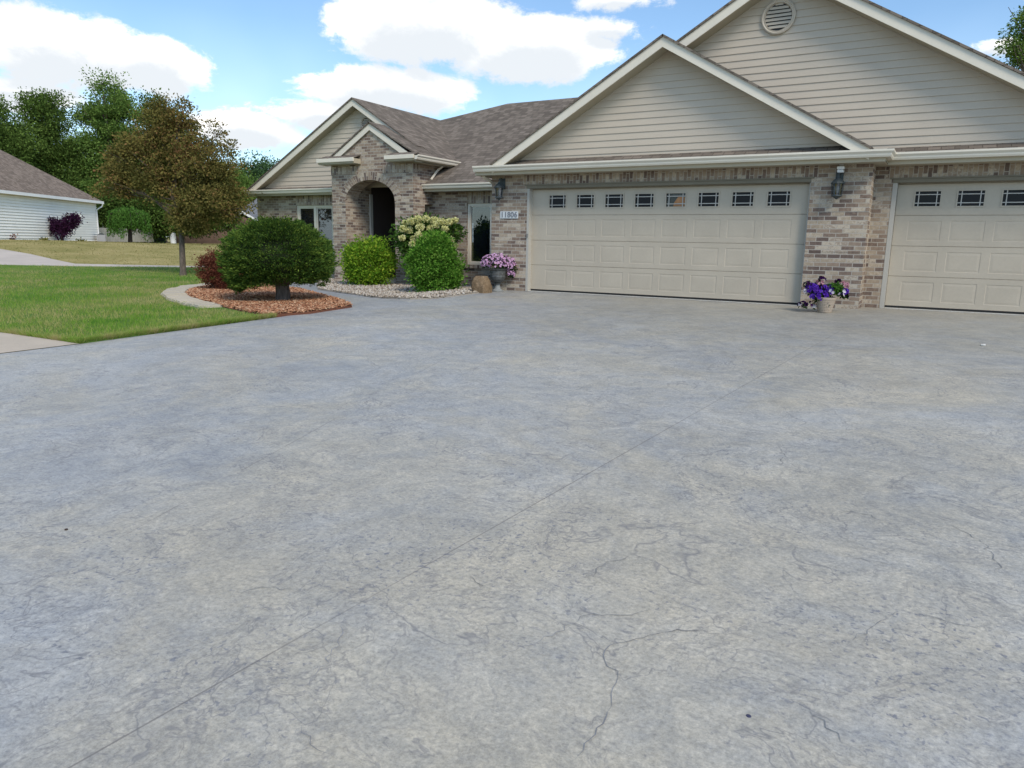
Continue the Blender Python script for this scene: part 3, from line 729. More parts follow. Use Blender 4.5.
p = onY(502, 193, -.13); lantern(p[0]+.02, p[2]+.10, -.13, 'black wall lantern on the brick pier above the house number')
p = onY(838.5, 189, -.13); lantern(p[0], p[2]+.08, -.13, 'black wall lantern on the brick pier between the two garage doors')
p = onY(841, 163, -.3)
t = thing('security_light', 'small white sensor light under the soffit above a black lantern', 'sensor light', (p[0], -.20, 2.384))
m = MB(); m.lathe([(0, 0), (.035, 0), (.035, -.012), (.012, -.02), (.012, -.04)], n=12); m.build('mount', WHITEP, t)
m = MB(); m.box(-.055, .055, -.09, .03, -.085, -.035); m.build('lamp_housing', WHITEP, t, bevel=.008)
m = MB(); m.box(-.05, .05, -.09, .02, -.135, -.09); m.build('sensor_head', WHITEP, t, bevel=.008)
# house number plaque: cast digits on a pale plate
p = onY(500.5, 214.5, -.13); q = onY(518.5, 214.5, -.13)
t = thing('house_number', 'white plaque with the house number on the brick pier left of the wide door', 'house number', ((p[0]+q[0])/2, -.131, p[2]-.01))
w_ = (q[0]-p[0])/2
m = MB(); m.box(-w_, w_, -.018, 0, -.075, .075); m.build('plate', paint('plaque_white', (.66, .67, .66), .5, .05), t, bevel=.006)
DIG = paint('digit_grey', (.22, .23, .25), .5)
for k_, ch in enumerate('11806'):
    fc = bpy.data.curves.new('digit', 'FONT'); fc.body = ch; fc.size = .155; fc.align_x = 'CENTER'; fc.align_y = 'CENTER'; fc.extrude = .004; fc.offset = .003
    tmp = bpy.data.objects.new('digit', fc); COL.objects.link(tmp); bpy.context.view_layer.update(); dg = bpy.context.evaluated_depsgraph_get()
    me = bpy.data.meshes.new_from_object(tmp.evaluated_get(dg)); bpy.data.objects.remove(tmp)
    me.materials.clear(); me.materials.append(DIG)
    o = bpy.data.objects.new('digit', me); COL.objects.link(o); o.parent = t; o.location = ((k_-2)*w_*.37, -.022, -.0); o.rotation_euler = (math.pi/2, 0, 0)
# brighter bricks low on the pier are just bricks; a tan boulder hides the downspout outlet
# ------------------------------------------------------------------ leaves
def leaf_mat(name, stops, trans=.35, nscale=2.5, rough=.55, spec=.25, rnd_w=.45):
    def fn(t, b, o):
        p = geo(t); rnd = geo(t, 'Random Per Island'); n = t.noise(p, nscale, 3, .6)
        v = t.math('ADD', t.math('MULTIPLY', rnd, rnd_w), t.math('MULTIPLY', n, 1-rnd_w))
        col = t.ramp(v, stops); thin(t, b, o, col, trans)
    return material(name, fn)
def bark_mat(name, c):
    def fn(t, b, o):
        p = t.scalev(geo(t), (6, 6, 1.2)); n = t.noise(p, 4, 5, .65)
        P(t, b, t.ramp(n, [(.3, [q*.5 for q in c]), (.7, [q*1.4 for q in c])]), .95, t.bump(n, .8, .03), spec=.1)
    return material(name, fn)
BARK = bark_mat('grey_bark', (.13, .105, .085)); BARKD = bark_mat('dark_bark', (.06, .048, .04))
def unit(v): return v/(np.linalg.norm(v, axis=1, keepdims=True)+1e-9)
def leafcloud(name, Pt, D, size, aspect, mat, parent=None, loc=None, fold=.25):
    n = len(Pt); D = unit(D); A = unit(rng.normal(size=(n, 3))); S = unit(np.cross(D, A)); N_ = np.cross(D, S)
    L = np.asarray(size).reshape(-1, 1)*np.ones((n, 1)); Wd = L*aspect
    V = np.stack([Pt-D*L*.1, Pt+D*L*.45+S*Wd*.5+N_*L*fold*.3, Pt+D*L, Pt+D*L*.45-S*Wd*.5+N_*L*fold*.3], 1).reshape(-1, 3)
    return npmesh(name, V, 4, np.arange(4*n), mat, parent, loc)
def crown_points(lobes, nclump, per, spread, shell=.75, flat=.7):
    """clump centres spread through the lobes (towards the surface), leaves gathered round each centre"""
    lob = np.array([l[:6] for l in lobes], float); vol = lob[:, 3]*lob[:, 4]*lob[:, 5]; w = vol**.8/np.sum(vol**.8)
    k = rng.choice(len(lob), nclump, p=w); d = unit(rng.normal(size=(nclump, 3)))
    r = 1-(1-shell)*rng.random(nclump)**.8*2.2; r = np.clip(r, .12, 1.08)
    C_ = lob[k, :3]+d*lob[k, 3:6]*r[:, None]
    sz = spread*rng.uniform(.55, 1.4, nclump)
    pp = (per*rng.uniform(.5, 1.4, nclump)).astype(int)
    idx = np.repeat(np.arange(nclump), pp); off = np.clip(rng.normal(size=(len(idx), 3)), -1.7, 1.7)*np.array((1, 1, flat))
    Pt = C_[idx]+off*sz[idx, None]*.5
    Dv = unit(off+.001)*.8+d[idx]*.6+rng.normal(size=(len(idx), 3))*.7+np.array((0, 0, -.15))
    return Pt, Dv
def limbs(mb, base, top, rad, lobes, n=9, r0=.35):
    base = np.array(base, float); top = np.array(top, float)
    mid = (base+top)/2+rng.normal(size=3)*np.array((.03, .03, 0))*np.linalg.norm(top-base)
    mb.tube([base+np.array((0, 0, -.1)), base+(mid-base)*.12, mid, top], [rad*1.45, rad*1.05, rad*.85, rad*.6], 10)
    for k in range(n):
        l = lobes[k % len(lobes)]; e = np.array(l[:3])+rng.normal(size=3)*np.array(l[3:6])*.38
        s = base+(top-base)*rng.uniform(.62, 1.0); q = (s+e)/2+np.array((0, 0, .12*np.linalg.norm(e-s)))*rng.uniform(-.2, 1)
        mb.tube([s, q, e], [rad*r0, rad*r0*.6, rad*.08], 6)
        for j in range(2):
            e2 = e+rng.normal(size=3)*np.array(l[3:6])*.4; mb.tube([q, (q+e2)/2+rng.normal(size=3)*.05, e2], [rad*r0*.45, rad*r0*.25, rad*.04], 5)

def tree_px(name, label, cat, basepx, d, base_z, lobes_px, rad, leafmat, nclump, per, spread, lsize, top=None, group=None, shell=.7, bark=BARK, limbsn=10, aspect=.6, trunk_top=.45):
    """lobes_px: (px, py, rx, ry, depth offset) in survey pixels at depth d"""
    s = d/FOC; b = dep(basepx[0], basepx[1], d); b[2] = H(b[0], b[1]) if base_z is None else base_z
    t = thing(name, label, cat, tuple(b), group)
    fwd = np.array((Fv[0], Fv[1], 0)); fwd /= np.linalg.norm(fwd)
    lob = []
    for (px, py, rx, ry, dd) in lobes_px:
        c = dep(px, py, d)+fwd*dd*s-b; lob.append((c[0], c[1], c[2], rx*s, rx*s, ry*s))
    top_ = np.array(top if top is not None else np.mean([l[:3] for l in lob], 0))
    if top is not None: top_ = dep(top[0], top[1], d)-b
    m = MB(); limbs(m, (0, 0, 0), top_, rad, lob, limbsn); m.build('trunk', bark, t, smooth=True)
    Pt, Dv = crown_points(lob, nclump, per, spread, shell)
    leafcloud('crown', Pt, Dv, rng.uniform(.6, 1.3, len(Pt))*lsize, aspect, leafmat, t)
    return t
LEAF_T = leaf_mat('olive_leaf', [(0.2, (0.071, 0.08, 0.027)), (0.42, (0.153, 0.143, 0.043)), (0.58, (0.212, 0.178, 0.053)), (0.7, (0.26, 0.153, 0.066)), (0.84, (0.307, 0.133, 0.082)), (0.95, (0.201, 0.255, 0.066))], .25, 1.1, rnd_w=.32)
LEAF_D = leaf_mat('dark_tree_leaf', [(0.2, (0.042, 0.065, 0.017)), (0.5, (0.085, 0.143, 0.031)), (0.75, (0.156, 0.234, 0.054)), (0.95, (0.247, 0.319, 0.09))], .2, .25)
LEAF_G = leaf_mat('green_tree_leaf', [(0.2, (0.062, 0.106, 0.025)), (0.5, (0.131, 0.219, 0.048)), (0.75, (0.225, 0.331, 0.081)), (0.95, (0.338, 0.425, 0.127))], .25, .3)
LEAF_R = leaf_mat('distant_leaf', [(0.2, (0.042, 0.084, 0.035)), (0.6, (0.084, 0.154, 0.063)), (0.95, (0.126, 0.21, 0.084))], .2, .3)
# ornamental tree on the lawn edge
tree_px('lawn_tree', 'bronze and olive leaved tree with a leaning trunk standing on the front lawn', 'tree', (183, 273.2), 21.0, None,
        [(166, 128, 27, 26, 0), (138, 150, 28, 24, 5), (180, 160, 36, 30, 0), (127, 172, 22, 26, -8), (150, 184, 34, 22, 8), (215, 172, 30, 26, -5), (200, 200, 42, 26, -6), (232, 190, 18, 24, 0), (122, 192, 15, 12, 0), (162, 110, 16, 10, 3), (192, 120, 13, 14, -4), (205, 142, 17, 18, 5), (184, 218, 26, 13, 0), (228, 212, 18, 12, 4), (196, 225, 20, 10, -5), (215, 128, 10, 8, 0), (228, 152, 11, 8, 3), (106, 186, 9, 8, 0), (112, 158, 9, 9, -4), (246, 206, 8, 7, 0), (180, 104, 8, 7, 0), (143, 118, 9, 8, 4)],
        .082, LEAF_T, 640, 92, .27, .07, (173, 190), limbsn=24, shell=.62)
# trees beyond the lots
BG = 'tall trees behind the neighbouring house'
tree_px('background_tree', 'dark green tree at the left edge rising over the brown roof', 'tree', (-12, 240), 62, None, [(-12, 138, 40, 44, 0), (-35, 170, 40, 40, 0), (12, 165, 30, 40, -8), (5, 195, 34, 30, 5), (-5, 108, 18, 16, 0)], .35, LEAF_D, 300, 220, 1.2, .19, (-10, 150), BG, bark=BARKD)
tree_px('background_tree', 'dark tree with a pointed crown above the white house corner', 'tree', (48, 240), 66, None, [(46, 122, 22, 22, 0), (40, 150, 34, 30, 0), (60, 168, 28, 34, 5), (28, 180, 32, 30, -5), (66, 200, 24, 26, 0), (52, 102, 11, 13, 0), (36, 108, 12, 14, 2)], .35, LEAF_D, 340, 220, 1.1, .19, (47, 140), BG, bark=BARKD)
tree_px('background_tree', 'tallest green tree with an open top left of the bronze tree', 'tree', (112, 240), 68, None, [(112, 98, 20, 18, 0), (96, 120, 20, 16, 4), (122, 122, 22, 24, -4), (108, 150, 34, 28, 0), (92, 180, 28, 30, 0), (120, 195, 36, 34, 0), (106, 84, 13, 8, 0), (88, 112, 9, 10, 0)], .38, LEAF_G, 340, 220, 1.0, .19, (112, 150), BG)
tree_px('background_tree', 'round topped green tree directly behind the bronze tree', 'tree', (162, 240), 74, None, [(160, 116, 25, 20, 0), (172, 140, 30, 30, 0), (146, 150, 26, 30, 5), (165, 180, 40, 36, 0), (150, 210, 40, 26, 0)], .38, LEAF_D, 320, 220, 1.2, .2, (160, 150), BG)
tree_px('background_tree', 'low green tree just left of the gable behind the fence', 'tree', (222, 240), 84, None, [(228, 188, 24, 20, 0), (212, 196, 24, 24, -6), (240, 200, 26, 22, 4), (218, 215, 30, 18, 0)], .3, LEAF_G, 240, 200, 1.3, .24, (222, 205), BG)
tree_px('background_tree', 'low bluish green tree far behind the left gable', 'tree', (262, 240), 92, None, [(256, 180, 26, 20, 0), (275, 190, 26, 22, 0), (250, 200, 30, 20, 5), (290, 200, 26, 20, 0)], .3, LEAF_R, 240, 200, 1.45, .26, (260, 200), BG)
tree_px('background_tree', 'dense dark tree filling the gap behind the weeping tree', 'tree', (120, 241), 58, None, [(118, 205, 22, 26, 0), (100, 215, 18, 18, 0), (150, 215, 26, 22, 0), (180, 218, 24, 16, 5), (205, 214, 26, 18, 8)], .3, LEAF_D, 520, 100, 1.0, .18, (120, 215), BG, bark=BARKD)
tree_px('background_tree', 'tree peeking over the right rake of the large gable', 'tree', (1036, 230), 32, 0, [(1034, 20, 22, 24, 0), (1012, 48, 14, 9, -3), (1032, 56, 20, 16, 0), (1060, 40, 34, 40, 5), (1050, 100, 40, 40, 0)], .25, LEAF_G, 260, 120, .5, .11, (1040, 60), BG)

# ------------------------------------------------------------------ far-off things on the left
def ptd(px, py, d):
    p = dep(px, py, d); return p
c2 = ptd(99, 243, 51); c1 = ptd(0, 240, 40)
u = (c1-c2)[:2]; u /= np.linalg.norm(u); nrm = np.array((u[1], -u[0]));
if nrm@(CAM[:2]-c2[:2]) < 0: nrm = -nrm
Ltot = 26.0; Dp = 11.0
def NP(a, b, z): q = c2[:2]+u*a-nrm*b; return (q[0], q[1], z)   # a along the wall, b into the house
zE = 3.22; nb = thing('neighbour_house', 'white sided neighbour house with a brown hip roof beyond the lawn', 'house', (0, 0, 0))
m = MB(); z = .3
while z < zE-.02:
    z1 = min(z+.16, zE); m.face([NP(Ltot, -.05, z), NP(0, -.05, z), NP(0, 0, z1), NP(Ltot, 0, z1)]); m.face([NP(0, -.05, z), NP(Ltot, -.05, z), NP(Ltot, 0, z), NP(0, 0, z)]); z += .16
m.face([NP(0, 0, .2), NP(0, Dp, .2), NP(0, Dp, zE), NP(0, 0, zE)]); m.face([NP(Ltot, Dp, .2), NP(0, Dp, .2), NP(0, Dp, zE), NP(Ltot, Dp, zE)])
m.build('wall', NSIDE, nb)
m = MB(); m.prism([NP(Ltot, -.06, 0), NP(0, -.06, 0), NP(0, .1, 0), NP(Ltot, .1, 0)], (0, 0, .62)); m.build('foundation', plain_conc('foundation_grey', (.25, .24, .23)), nb)
m = MB(); ov = .35; zr = zE+.10; hr = 4.1
A_, B_, C_, D_ = NP(-ov, -ov, zr), NP(Ltot, -ov, zr), NP(Ltot, Dp+ov, zr), NP(-ov, Dp+ov, zr); R1, R2 = NP(Dp/2, Dp/2, zr+hr), NP(Ltot, Dp/2, zr+hr)
for pl in ([B_, A_, R1, R2], [A_, D_, R1], [D_, C_, R2, R1]): slab(m, pl, .05)
m.build('roof', SHING_N, nb)
m = MB(); m.beam(NP(-ov, -ov, zE+.02), NP(Ltot, -ov, zE+.02), .12, .17); m.beam(NP(-ov, -ov, zE+.02), NP(-ov, Dp, zE+.02), .12, .17); m.build('gutter', WHITEP, nb)
m = MB(); m.prism([NP(-ov, -ov, zE-.05), NP(Ltot, -ov, zE-.05), NP(Ltot, .0, zE-.05), NP(-ov, .0, zE-.05)], (0, 0, .02)); m.build('soffit', WHITEP, nb)
m = MB(); m.tube([NP(-.2, -.4, zE-.02), NP(-.2, -.3, zE-.25), NP(.08, -.06, zE-.5), NP(.08, -.06, .5)], .05, 6); m.build('downspout', WHITEP, nb)
m = MB(); q = NP(2.6, -.06, 2.25); m.box(q[0]-.12, q[0]+.12, q[1]-.08, q[1]+.08, q[2]-.12, q[2]+.12); m.build('wall_vent', NSIDE, nb)

def fence(name, label, a, b, h, mat, lab2=None, step=.15, posts=2.4, gap=.0):
    a = np.array(a, float); b = np.array(b, float); L = np.linalg.norm((b-a)[:2]); d = (b-a)/L
    t = thing(name, label, 'fence', (a[0], a[1], H(a[0], a[1])-.05)); m = MB(); ang = math.atan2(d[1], d[0]); t.rotation_euler = (0, 0, ang)
    x = 0; k = 0
    while x < L-.01:
        z0 = .06+.0*k; j = rng.uniform(-.012, .012); m.box(x+gap/2+.002, min(x+step, L)-gap/2-.002, -.012+j*.3, .012+j*.3, z0, h+j); x += step; k += 1
    m.build('boards', mat, t)
    m = MB()
    for z in (.3, h-.25): m.box(0, L, .02, .06, z, z+.09)
    m.build('rails', mat, t)
    x = 0
    while x <= L+.01:
        q = MB(); q.box(x-.06, x+.06, .02, .14, -.2, h+.06); q.build('post', mat, t); x += posts
    return t
FB = paint('brown_fence_wood', (.19, .125, .09), .85, .25); FW = paint('weathered_fence_wood', (.36, .34, .29), .85, .15)
A0 = ptd(172, 244, 62); B0 = ptd(262, 245, 66); fence('board_fence', 'brown wooden board fence behind the trunk of the bronze tree', A0, B0, 1.55, FB)
A0 = ptd(99.5, 244.5, 53); B0 = ptd(154, 244, 58); fence('picket_fence', 'pale board fence beside the white house corner behind the weeping tree', A0, B0, 1.05, FW, gap=.03)
# grey house far behind
t = ptd(247, 222, 75); gh = thing('distant_house', 'small grey roofed house seen in the gap left of the brick wall', 'house', (t[0], t[1], H(t[0], t[1])-.1)); gh.rotation_euler = (0, 0, YAW*-1)
m = MB(); m.box(-1.0, 6, 0, 6, 0, 2.75); m.build('wall', paint('pale_grey_vinyl', (.50, .55, .60), .6), gh)
m = MB()
for pl in ([(-1.5, -.5, 2.75), (6.5, -.5, 2.75), (6.5, 3, 5.6), (1.3, 3, 5.6)], [(-1.5, 6.5, 2.75), (6.5, 6.5, 2.75), (6.5, 3, 5.6), (1.3, 3, 5.6)], [(-1.5, -.5, 2.75), (-1.5, 6.5, 2.75), (1.3, 3, 5.6)]): slab(m, pl, .08)
m.build('roof', SHING_G, gh)
m = MB(); m.box(-1.5, 6.5, -.52, -.40, 2.62, 2.76); m.build('gutter', WHITEP, gh)
for wx in (-.5, .3):
    m = MB(); m.box(wx, wx+.62, -.05, .02, 1.2, 2.3); w_ = m.build('window', WHITEP, gh); m = MB(); m.box(wx+.08, wx+.54, -.06, -.052, 1.28, 2.22); m.build('pane', GLASSB, w_)
# shed with a pale sloping verge
t = ptd(232, 243, 60); sh = thing('garden_shed', 'low shed with a pale sloping roof edge behind the brown fence', 'shed', (t[0], t[1], H(t[0], t[1])-.1)); sh.rotation_euler = (0, 0, -YAW)
m = MB(); m.prism([(-.3, 0, 0), (3.4, 0, 0), (3.4, 0, 1.2), (1.0, 0, 2.35), (-.3, 0, 1.35)], (0, 2.2, 0)); m.build('wall', FB, sh)
m = MB(); m.beam((-.75, -.1, 1.28), (1.0, -.1, 2.72), .1, .16); m.beam((1.0, -.1, 2.72), (3.6, -.1, 1.25), .1, .16); m.build('verge_board', WHITEP, sh)
m = MB(); slab(m, [(-.75, -.12, 1.42), (1.0, -.12, 2.82), (1.0, 2.4, 2.82), (-.75, 2.4, 1.42)], .05); slab(m, [(3.6, -.12, 1.4), (1.0, -.12, 2.82), (1.0, 2.4, 2.82), (3.6, 2.4, 1.4)], .05); m.build('roof', SHING_G, sh)
# condenser unit and small white drum behind the lawn tree
t = ptd(158, 244.5, 60); ac = thing('air_conditioner', 'dark green air conditioner box on the grass left of the tree trunk', 'air conditioner', (t[0], t[1], H(t[0], t[1])-.05))
DG = paint('dark_green_metal', (.03, .055, .045), .5, .2)
m = MB(); m.box(-.45, .45, -.45, .45, .05, .85); m.build('cabinet', DG, ac, bevel=.02)
m = MB()
for k in range(10): m.box(-.46, .46, -.465, -.452, .12+k*.07, .15+k*.07)
m.build('grille', BLACKM, ac)
m = MB(); m.lathe([(.4, .85), (.4, .9), (.34, .92), (0, .93)], n=16); m.build('fan_guard', paint('pale_metal', (.5, .5, .5), .4), ac)
t = ptd(173.5, 244, 58); dr = thing('white_drum', 'small white drum standing behind the tree trunk', 'drum', (t[0], t[1], H(t[0], t[1])-.03))
m = MB(); m.lathe([(0, 0), (.2, 0), (.22, .05), (.22, .5), (.23, .53), (.22, .56), (.22, .8), (.2, .84), (0, .85)], n=16); m.build('body', WHITEP, dr, smooth=False); m = MB(); m.lathe([(.06, .845), (.06, .88), (0, .885)], n=10); m.build('cap', BLACKM, dr)
t = ptd(102, 244, 50.5); hb = thing('hose_reel', 'small black reel by the corner of the white house', 'hose reel', (t[0], t[1], H(t[0], t[1])-.05)); hb.rotation_euler = (0, 0, 1)
m = MB(); m.tube([(0, -.2, .35), (0, .2, .35)], .26, 14); m.build('drum', BLACKM, hb)
m = MB(); m.box(-.25, .25, -.28, -.22, 0, .5); m.box(-.25, .25, .22, .28, 0, .5); m.build('frame', paint('grey_metal', (.35, .35, .36), .5), hb)

# shrubs by the neighbour
def shrub_px(name, label, cat, basepx, d, lobes, leafmat, nclump, per, spread, lsize, group=None, shell=.85, stem=.03, aspect=.5, nstem=6):
    return tree_px(name, label, cat, basepx, d, None, lobes, stem, leafmat, nclump, per, spread, lsize, (basepx[0], basepx[1]-6), group, shell, BARKD, nstem, aspect)
LEAF_P = leaf_mat('plum_leaf', [(.2, (.022, .010, .022)), (.6, (.055, .018, .05)), (.95, (.10, .04, .09))], .2, 1.5)
LEAF_W = leaf_mat('weeping_leaf', [(0.2, (0.039, 0.104, 0.019)), (0.6, (0.098, 0.208, 0.039)), (0.95, (0.156, 0.286, 0.065))], .3, 1.5)
LEAF_RED = leaf_mat('barberry_leaf', [(0.2, (0.075, 0.026, 0.02)), (0.5, (0.165, 0.053, 0.036)), (0.75, (0.255, 0.104, 0.058)), (0.95, (0.15, 0.169, 0.05))], .25, 5)
t = ptd(62, 244, 45)
ps = tree_px('plum_shrub', 'upright purple leaved shrub against the white siding', 'shrub', (62, 244.5), 45, None, [(52, 223.5, 4.5, 5.5, 0), (60, 225.5, 5, 5, 0), (69.5, 223, 5, 6.5, 0), (75, 219, 2.5, 4, 0), (58, 231.5, 3.5, 3, 0), (65, 231, 4, 3, 0), (62, 239, 2.2, 3.5, 0)], .05, LEAF_P, 170, 34, .34, .11, (62, 234), None, .7, BARKD, 12)
# weeping tree: umbrella of hanging strands
t = ptd(130.5, 245.8, 46); d_ = 46; s_ = d_/FOC
wt = thing('weeping_tree', 'small weeping tree with a green umbrella crown on the tan grass', 'tree', (t[0], t[1], H(t[0], t[1])-.03))
m = MB(); m.tube([(0, 0, -.05), (.02, .03, .6), (-.02, 0, 1.3), (.03, 0, 1.75)], [.14, .11, .1, .07], 8)
for k in range(14):
    a = 2*math.pi*k/14; m.tube([(0, 0, 1.5), (.45*math.cos(a), .45*math.sin(a), 2.0), (1.0*math.cos(a), 1.0*math.sin(a), 1.7), (1.15*math.cos(a), 1.15*math.sin(a), 1.0)], [.035, .03, .02, .008], 5)
m.build('trunk', BARKD, wt, smooth=True)
Pt = []; Dv = []
for k in range(260):
    a = rng.uniform(0, 2*np.pi); r = 1.12*math.sqrt(rng.random())*rng.uniform(.8, 1.1); top = 2.1-.42*(r/1.3)**2+rng.normal()*.05; ln = rng.uniform(.45, 1.0)*(.55+1.0*r/1.12)
    n = int(60*ln)+10; zz = np.linspace(0, 1, n); dr_ = r+.12*zz
    Pt.append(np.stack([dr_*math.cos(a)+rng.normal(size=n)*.05, dr_*math.sin(a)+rng.normal(size=n)*.05, top-ln*zz+rng.normal(size=n)*.03], 1)); Dv.append(np.stack([rng.normal(size=n)*.5, rng.normal(size=n)*.5, -1+rng.normal(size=n)*.3], 1))
leafcloud('crown', np.concatenate(Pt), np.concatenate(Dv), .12, .45, LEAF_W, wt)
tree_px('flower_clump', 'low reddish flower clump at the foot of the white wall', 'plant', (5, 240), 41, None, [(2, 237.5, 5, 3, 0), (9, 238.5, 3.5, 2, 0)], .02, LEAF_RED, 40, 26, .25, .1, (5, 238), None, .7, BARKD, 4)
LEAF_Y = leaf_mat('yellow_green_leaf', [(.2, (.10, .11, .02)), (.6, (.22, .21, .05)), (.95, (.32, .28, .08))], .2, 3)
tree_px('grass_tuft', 'low yellowish tuft left of the purple shrub', 'plant', (44, 243), 44, None, [(43, 241.5, 4, 2, 0)], .02, LEAF_Y, 22, 24, .2, .12, (44, 241), 'yellow tufts along the white wall', .7, BARKD, 3)
tree_px('grass_tuft', 'low yellowish tuft right of the purple shrub', 'plant', (82, 244), 47, None, [(81, 242.5, 3.5, 2, 0)], .02, LEAF_Y, 20, 24, .2, .12, (82, 242), 'yellow tufts along the white wall', .7, BARKD, 3)

# ------------------------------------------------------------------ mulch bed, edging, gravel
def mulch_fn(t, b, o):
    p = geo(t); rnd = geo(t, 'Random Per Island'); n = t.noise(p, 7, 3)
    v = t.math('ADD', t.math('MULTIPLY', rnd, .75), t.math('MULTIPLY', n, .3))
    P(t, b, t.ramp(v, [(.1, (.17, .07, .038)), (.4, (.37, .165, .085)), (.65, (.52, .27, .15)), (.88, (.64, .42, .26)), (1, (.70, .56, .41))]), .85, spec=.1)
MULCH = material('cedar_mulch', mulch_fn)
MB_POLY = BED_IN
tag(sheet('mulch_bed', MB_POLY, .035, paint('mulch_soil', (.15, .06, .035), .95, .3), .4, skirt=.08), kind='structure')
bx = [p[0] for p in BED]; by = [p[1] for p in BED]
N = 52000; x = rng.uniform(min(bx), max(bx), N); y = rng.uniform(min(by), max(by), N); k = inpoly(x, y, BED_IN); x, y = x[k], y[k]; n = len(x)
z = hgt(x, y)+.04+rng.random(n)*.03
yaw = rng.uniform(0, 2*np.pi, n); pit = rng.normal(size=n)*.35; L = rng.uniform(.012, .04, n); W_ = rng.uniform(.006, .016, n)
d1 = np.stack([np.cos(yaw)*np.cos(pit), np.sin(yaw)*np.cos(pit), np.sin(pit)], 1)*L[:, None]; d2 = np.stack([-np.sin(yaw), np.cos(yaw), rng.normal(size=n)*.3], 1)*W_[:, None]; up = np.array((0, 0, .006))
c = np.stack([x, y, z], 1); V = np.stack([c-d1-d2, c+d1-d2*.6, c+d1+d2, c-d1+d2*.8, c-d1*.9-d2*.9+up, c+d1*.9-d2*.5+up, c+d1*.9+d2*.9+up, c-d1*.9+d2*.7+up], 1).reshape(-1, 3)
fi = np.array([(4, 5, 6, 7), (0, 1, 5, 4), (1, 2, 6, 5), (2, 3, 7, 6), (3, 0, 4, 7)]); idx = (np.arange(n)[:, None, None]*8+fi[None]).reshape(-1)
tag(npmesh('mulch_chips', V, 4, idx, MULCH), 'orange brown bark mulch chips around the round shrub', 'mulch', kind='stuff')
# curved edging of pale blocks
EDG = plain_conc('edging_block', (.50, .445, .35))
ep = [np.array(p[:2]) for p in (G(226, 284.8), G(210, 286), G(190, 288.6), G(178, 291.8), G(173, 295.6), G(180, 300.4), G(194, 305), G(212, 309.2))]
seg = [0]
for a, b in zip(ep[:-1], ep[1:]): seg.append(seg[-1]+np.linalg.norm(b-a))
def along(s):
    s = min(max(s, 0), seg[-1]-1e-4); k = max(i for i in range(len(seg)-1) if seg[i] <= s); f = (s-seg[k])/(seg[k+1]-seg[k]); return ep[k]*(1-f)+ep[k+1]*f, (ep[k+1]-ep[k])/np.linalg.norm(ep[k+1]-ep[k])
nb_ = int(seg[-1]/.31); proto = None
for k in range(nb_):
    p, d = along((k+.5)*.31); q = along((k+.3)*.31)[0]; r_ = along((k+.7)*.31)[0]; d = (r_-q)/np.linalg.norm(r_-q)
    if proto is None:
        m = MB(); m.prism([(-.148, -.22, 0), (.148, -.22, 0), (.148, .22, 0), (-.148, .22, 0)], (0, 0, .08)); o = proto = m.build('edging_block', EDG, bevel=.02)
        tag(o, 'pale concrete edging block in the curved border between lawn and mulch', 'edging block', 'edging blocks around the mulch bed')
    else: o = proto.copy(); COL.objects.link(o)
    o.location = (p[0], p[1], H(*p)-.02+random.uniform(-.006, .006)); o.rotation_euler = (random.uniform(-.03, .03), random.uniform(-.03, .03), math.atan2(d[1], d[0]))
# gravel
def gravel_fn(t, b, o):
    rnd = geo(t, 'Random Per Island'); n = t.noise(geo(t), 40, 3)
    v = t.math('ADD', t.math('MULTIPLY', rnd, .8), t.math('MULTIPLY', n, .25))
    P(t, b, t.ramp(v, [(.1, (.20, .16, .12)), (.35, (.34, .28, .22)), (.6, (.45, .39, .31)), (.85, (.56, .51, .44)), (1, (.30, .21, .16))]), .8, spec=.2)
GRAV = material('river_gravel', gravel_fn)
gp = [G(318, 290), G(340, 293), G(362, 296), G(385, 298.6), G(410, 299.6), G(432, 299.2), G(455, 296.4), G(478, 293.4), G(493, 291.0)]
GP = [tuple(p[:2]) for p in gp]+[(-.93, 2.15), (-6.9, 2.15), (-7.6, 1.4)]
tag(sheet('gravel_bed', GP, .02, paint('gravel_soil', (.34, .30, .25), .95, .25), .4, skirt=.05), kind='structure')
bm = bmesh.new(); bmesh.ops.create_icosphere(bm, subdivisions=1, radius=1); iv = np.array([v.co[:] for v in bm.verts]); bm.verts.index_update(); itri = np.array([[v.index for v in f.verts] for f in bm.faces]); bm.free()
gx_ = [p[0] for p in GP]; gy_ = [p[1] for p in GP]
N = 13000; x = rng.uniform(min(gx_), max(gx_), N); y = rng.uniform(min(gy_), max(gy_), N); k = inpoly(x, y, GP) & ~((x > XL) & (x < XR) & (y > 1.0)) & ((y < 1.4) | (rng.random(N) < .4)); x, y = x[k], y[k]; n = len(x)
sc_ = rng.uniform(.012, .034, n)[:, None, None]*rng.uniform(.6, 1.3, (n, 1, 3)); a = rng.uniform(0, 6.28, n); ca, sa = np.cos(a)[:, None], np.sin(a)[:, None]
Q = iv[None]*sc_*(1+rng.normal(size=(n, len(iv), 1))*.12); Q = np.stack([Q[..., 0]*ca-Q[..., 1]*sa, Q[..., 0]*sa+Q[..., 1]*ca, Q[..., 2]*.75], 2)
V = (Q+np.stack([x, y, hgt(x, y)+.028+rng.random(n)*.02], 1)[:, None]).reshape(-1, 3)
tag(npmesh('gravel_stones', V, 3, (np.arange(n)[:, None, None]*len(iv)+itri[None]).reshape(-1), GRAV), 'pale river stones in the bed in front of the arched porch', 'gravel', kind='stuff')

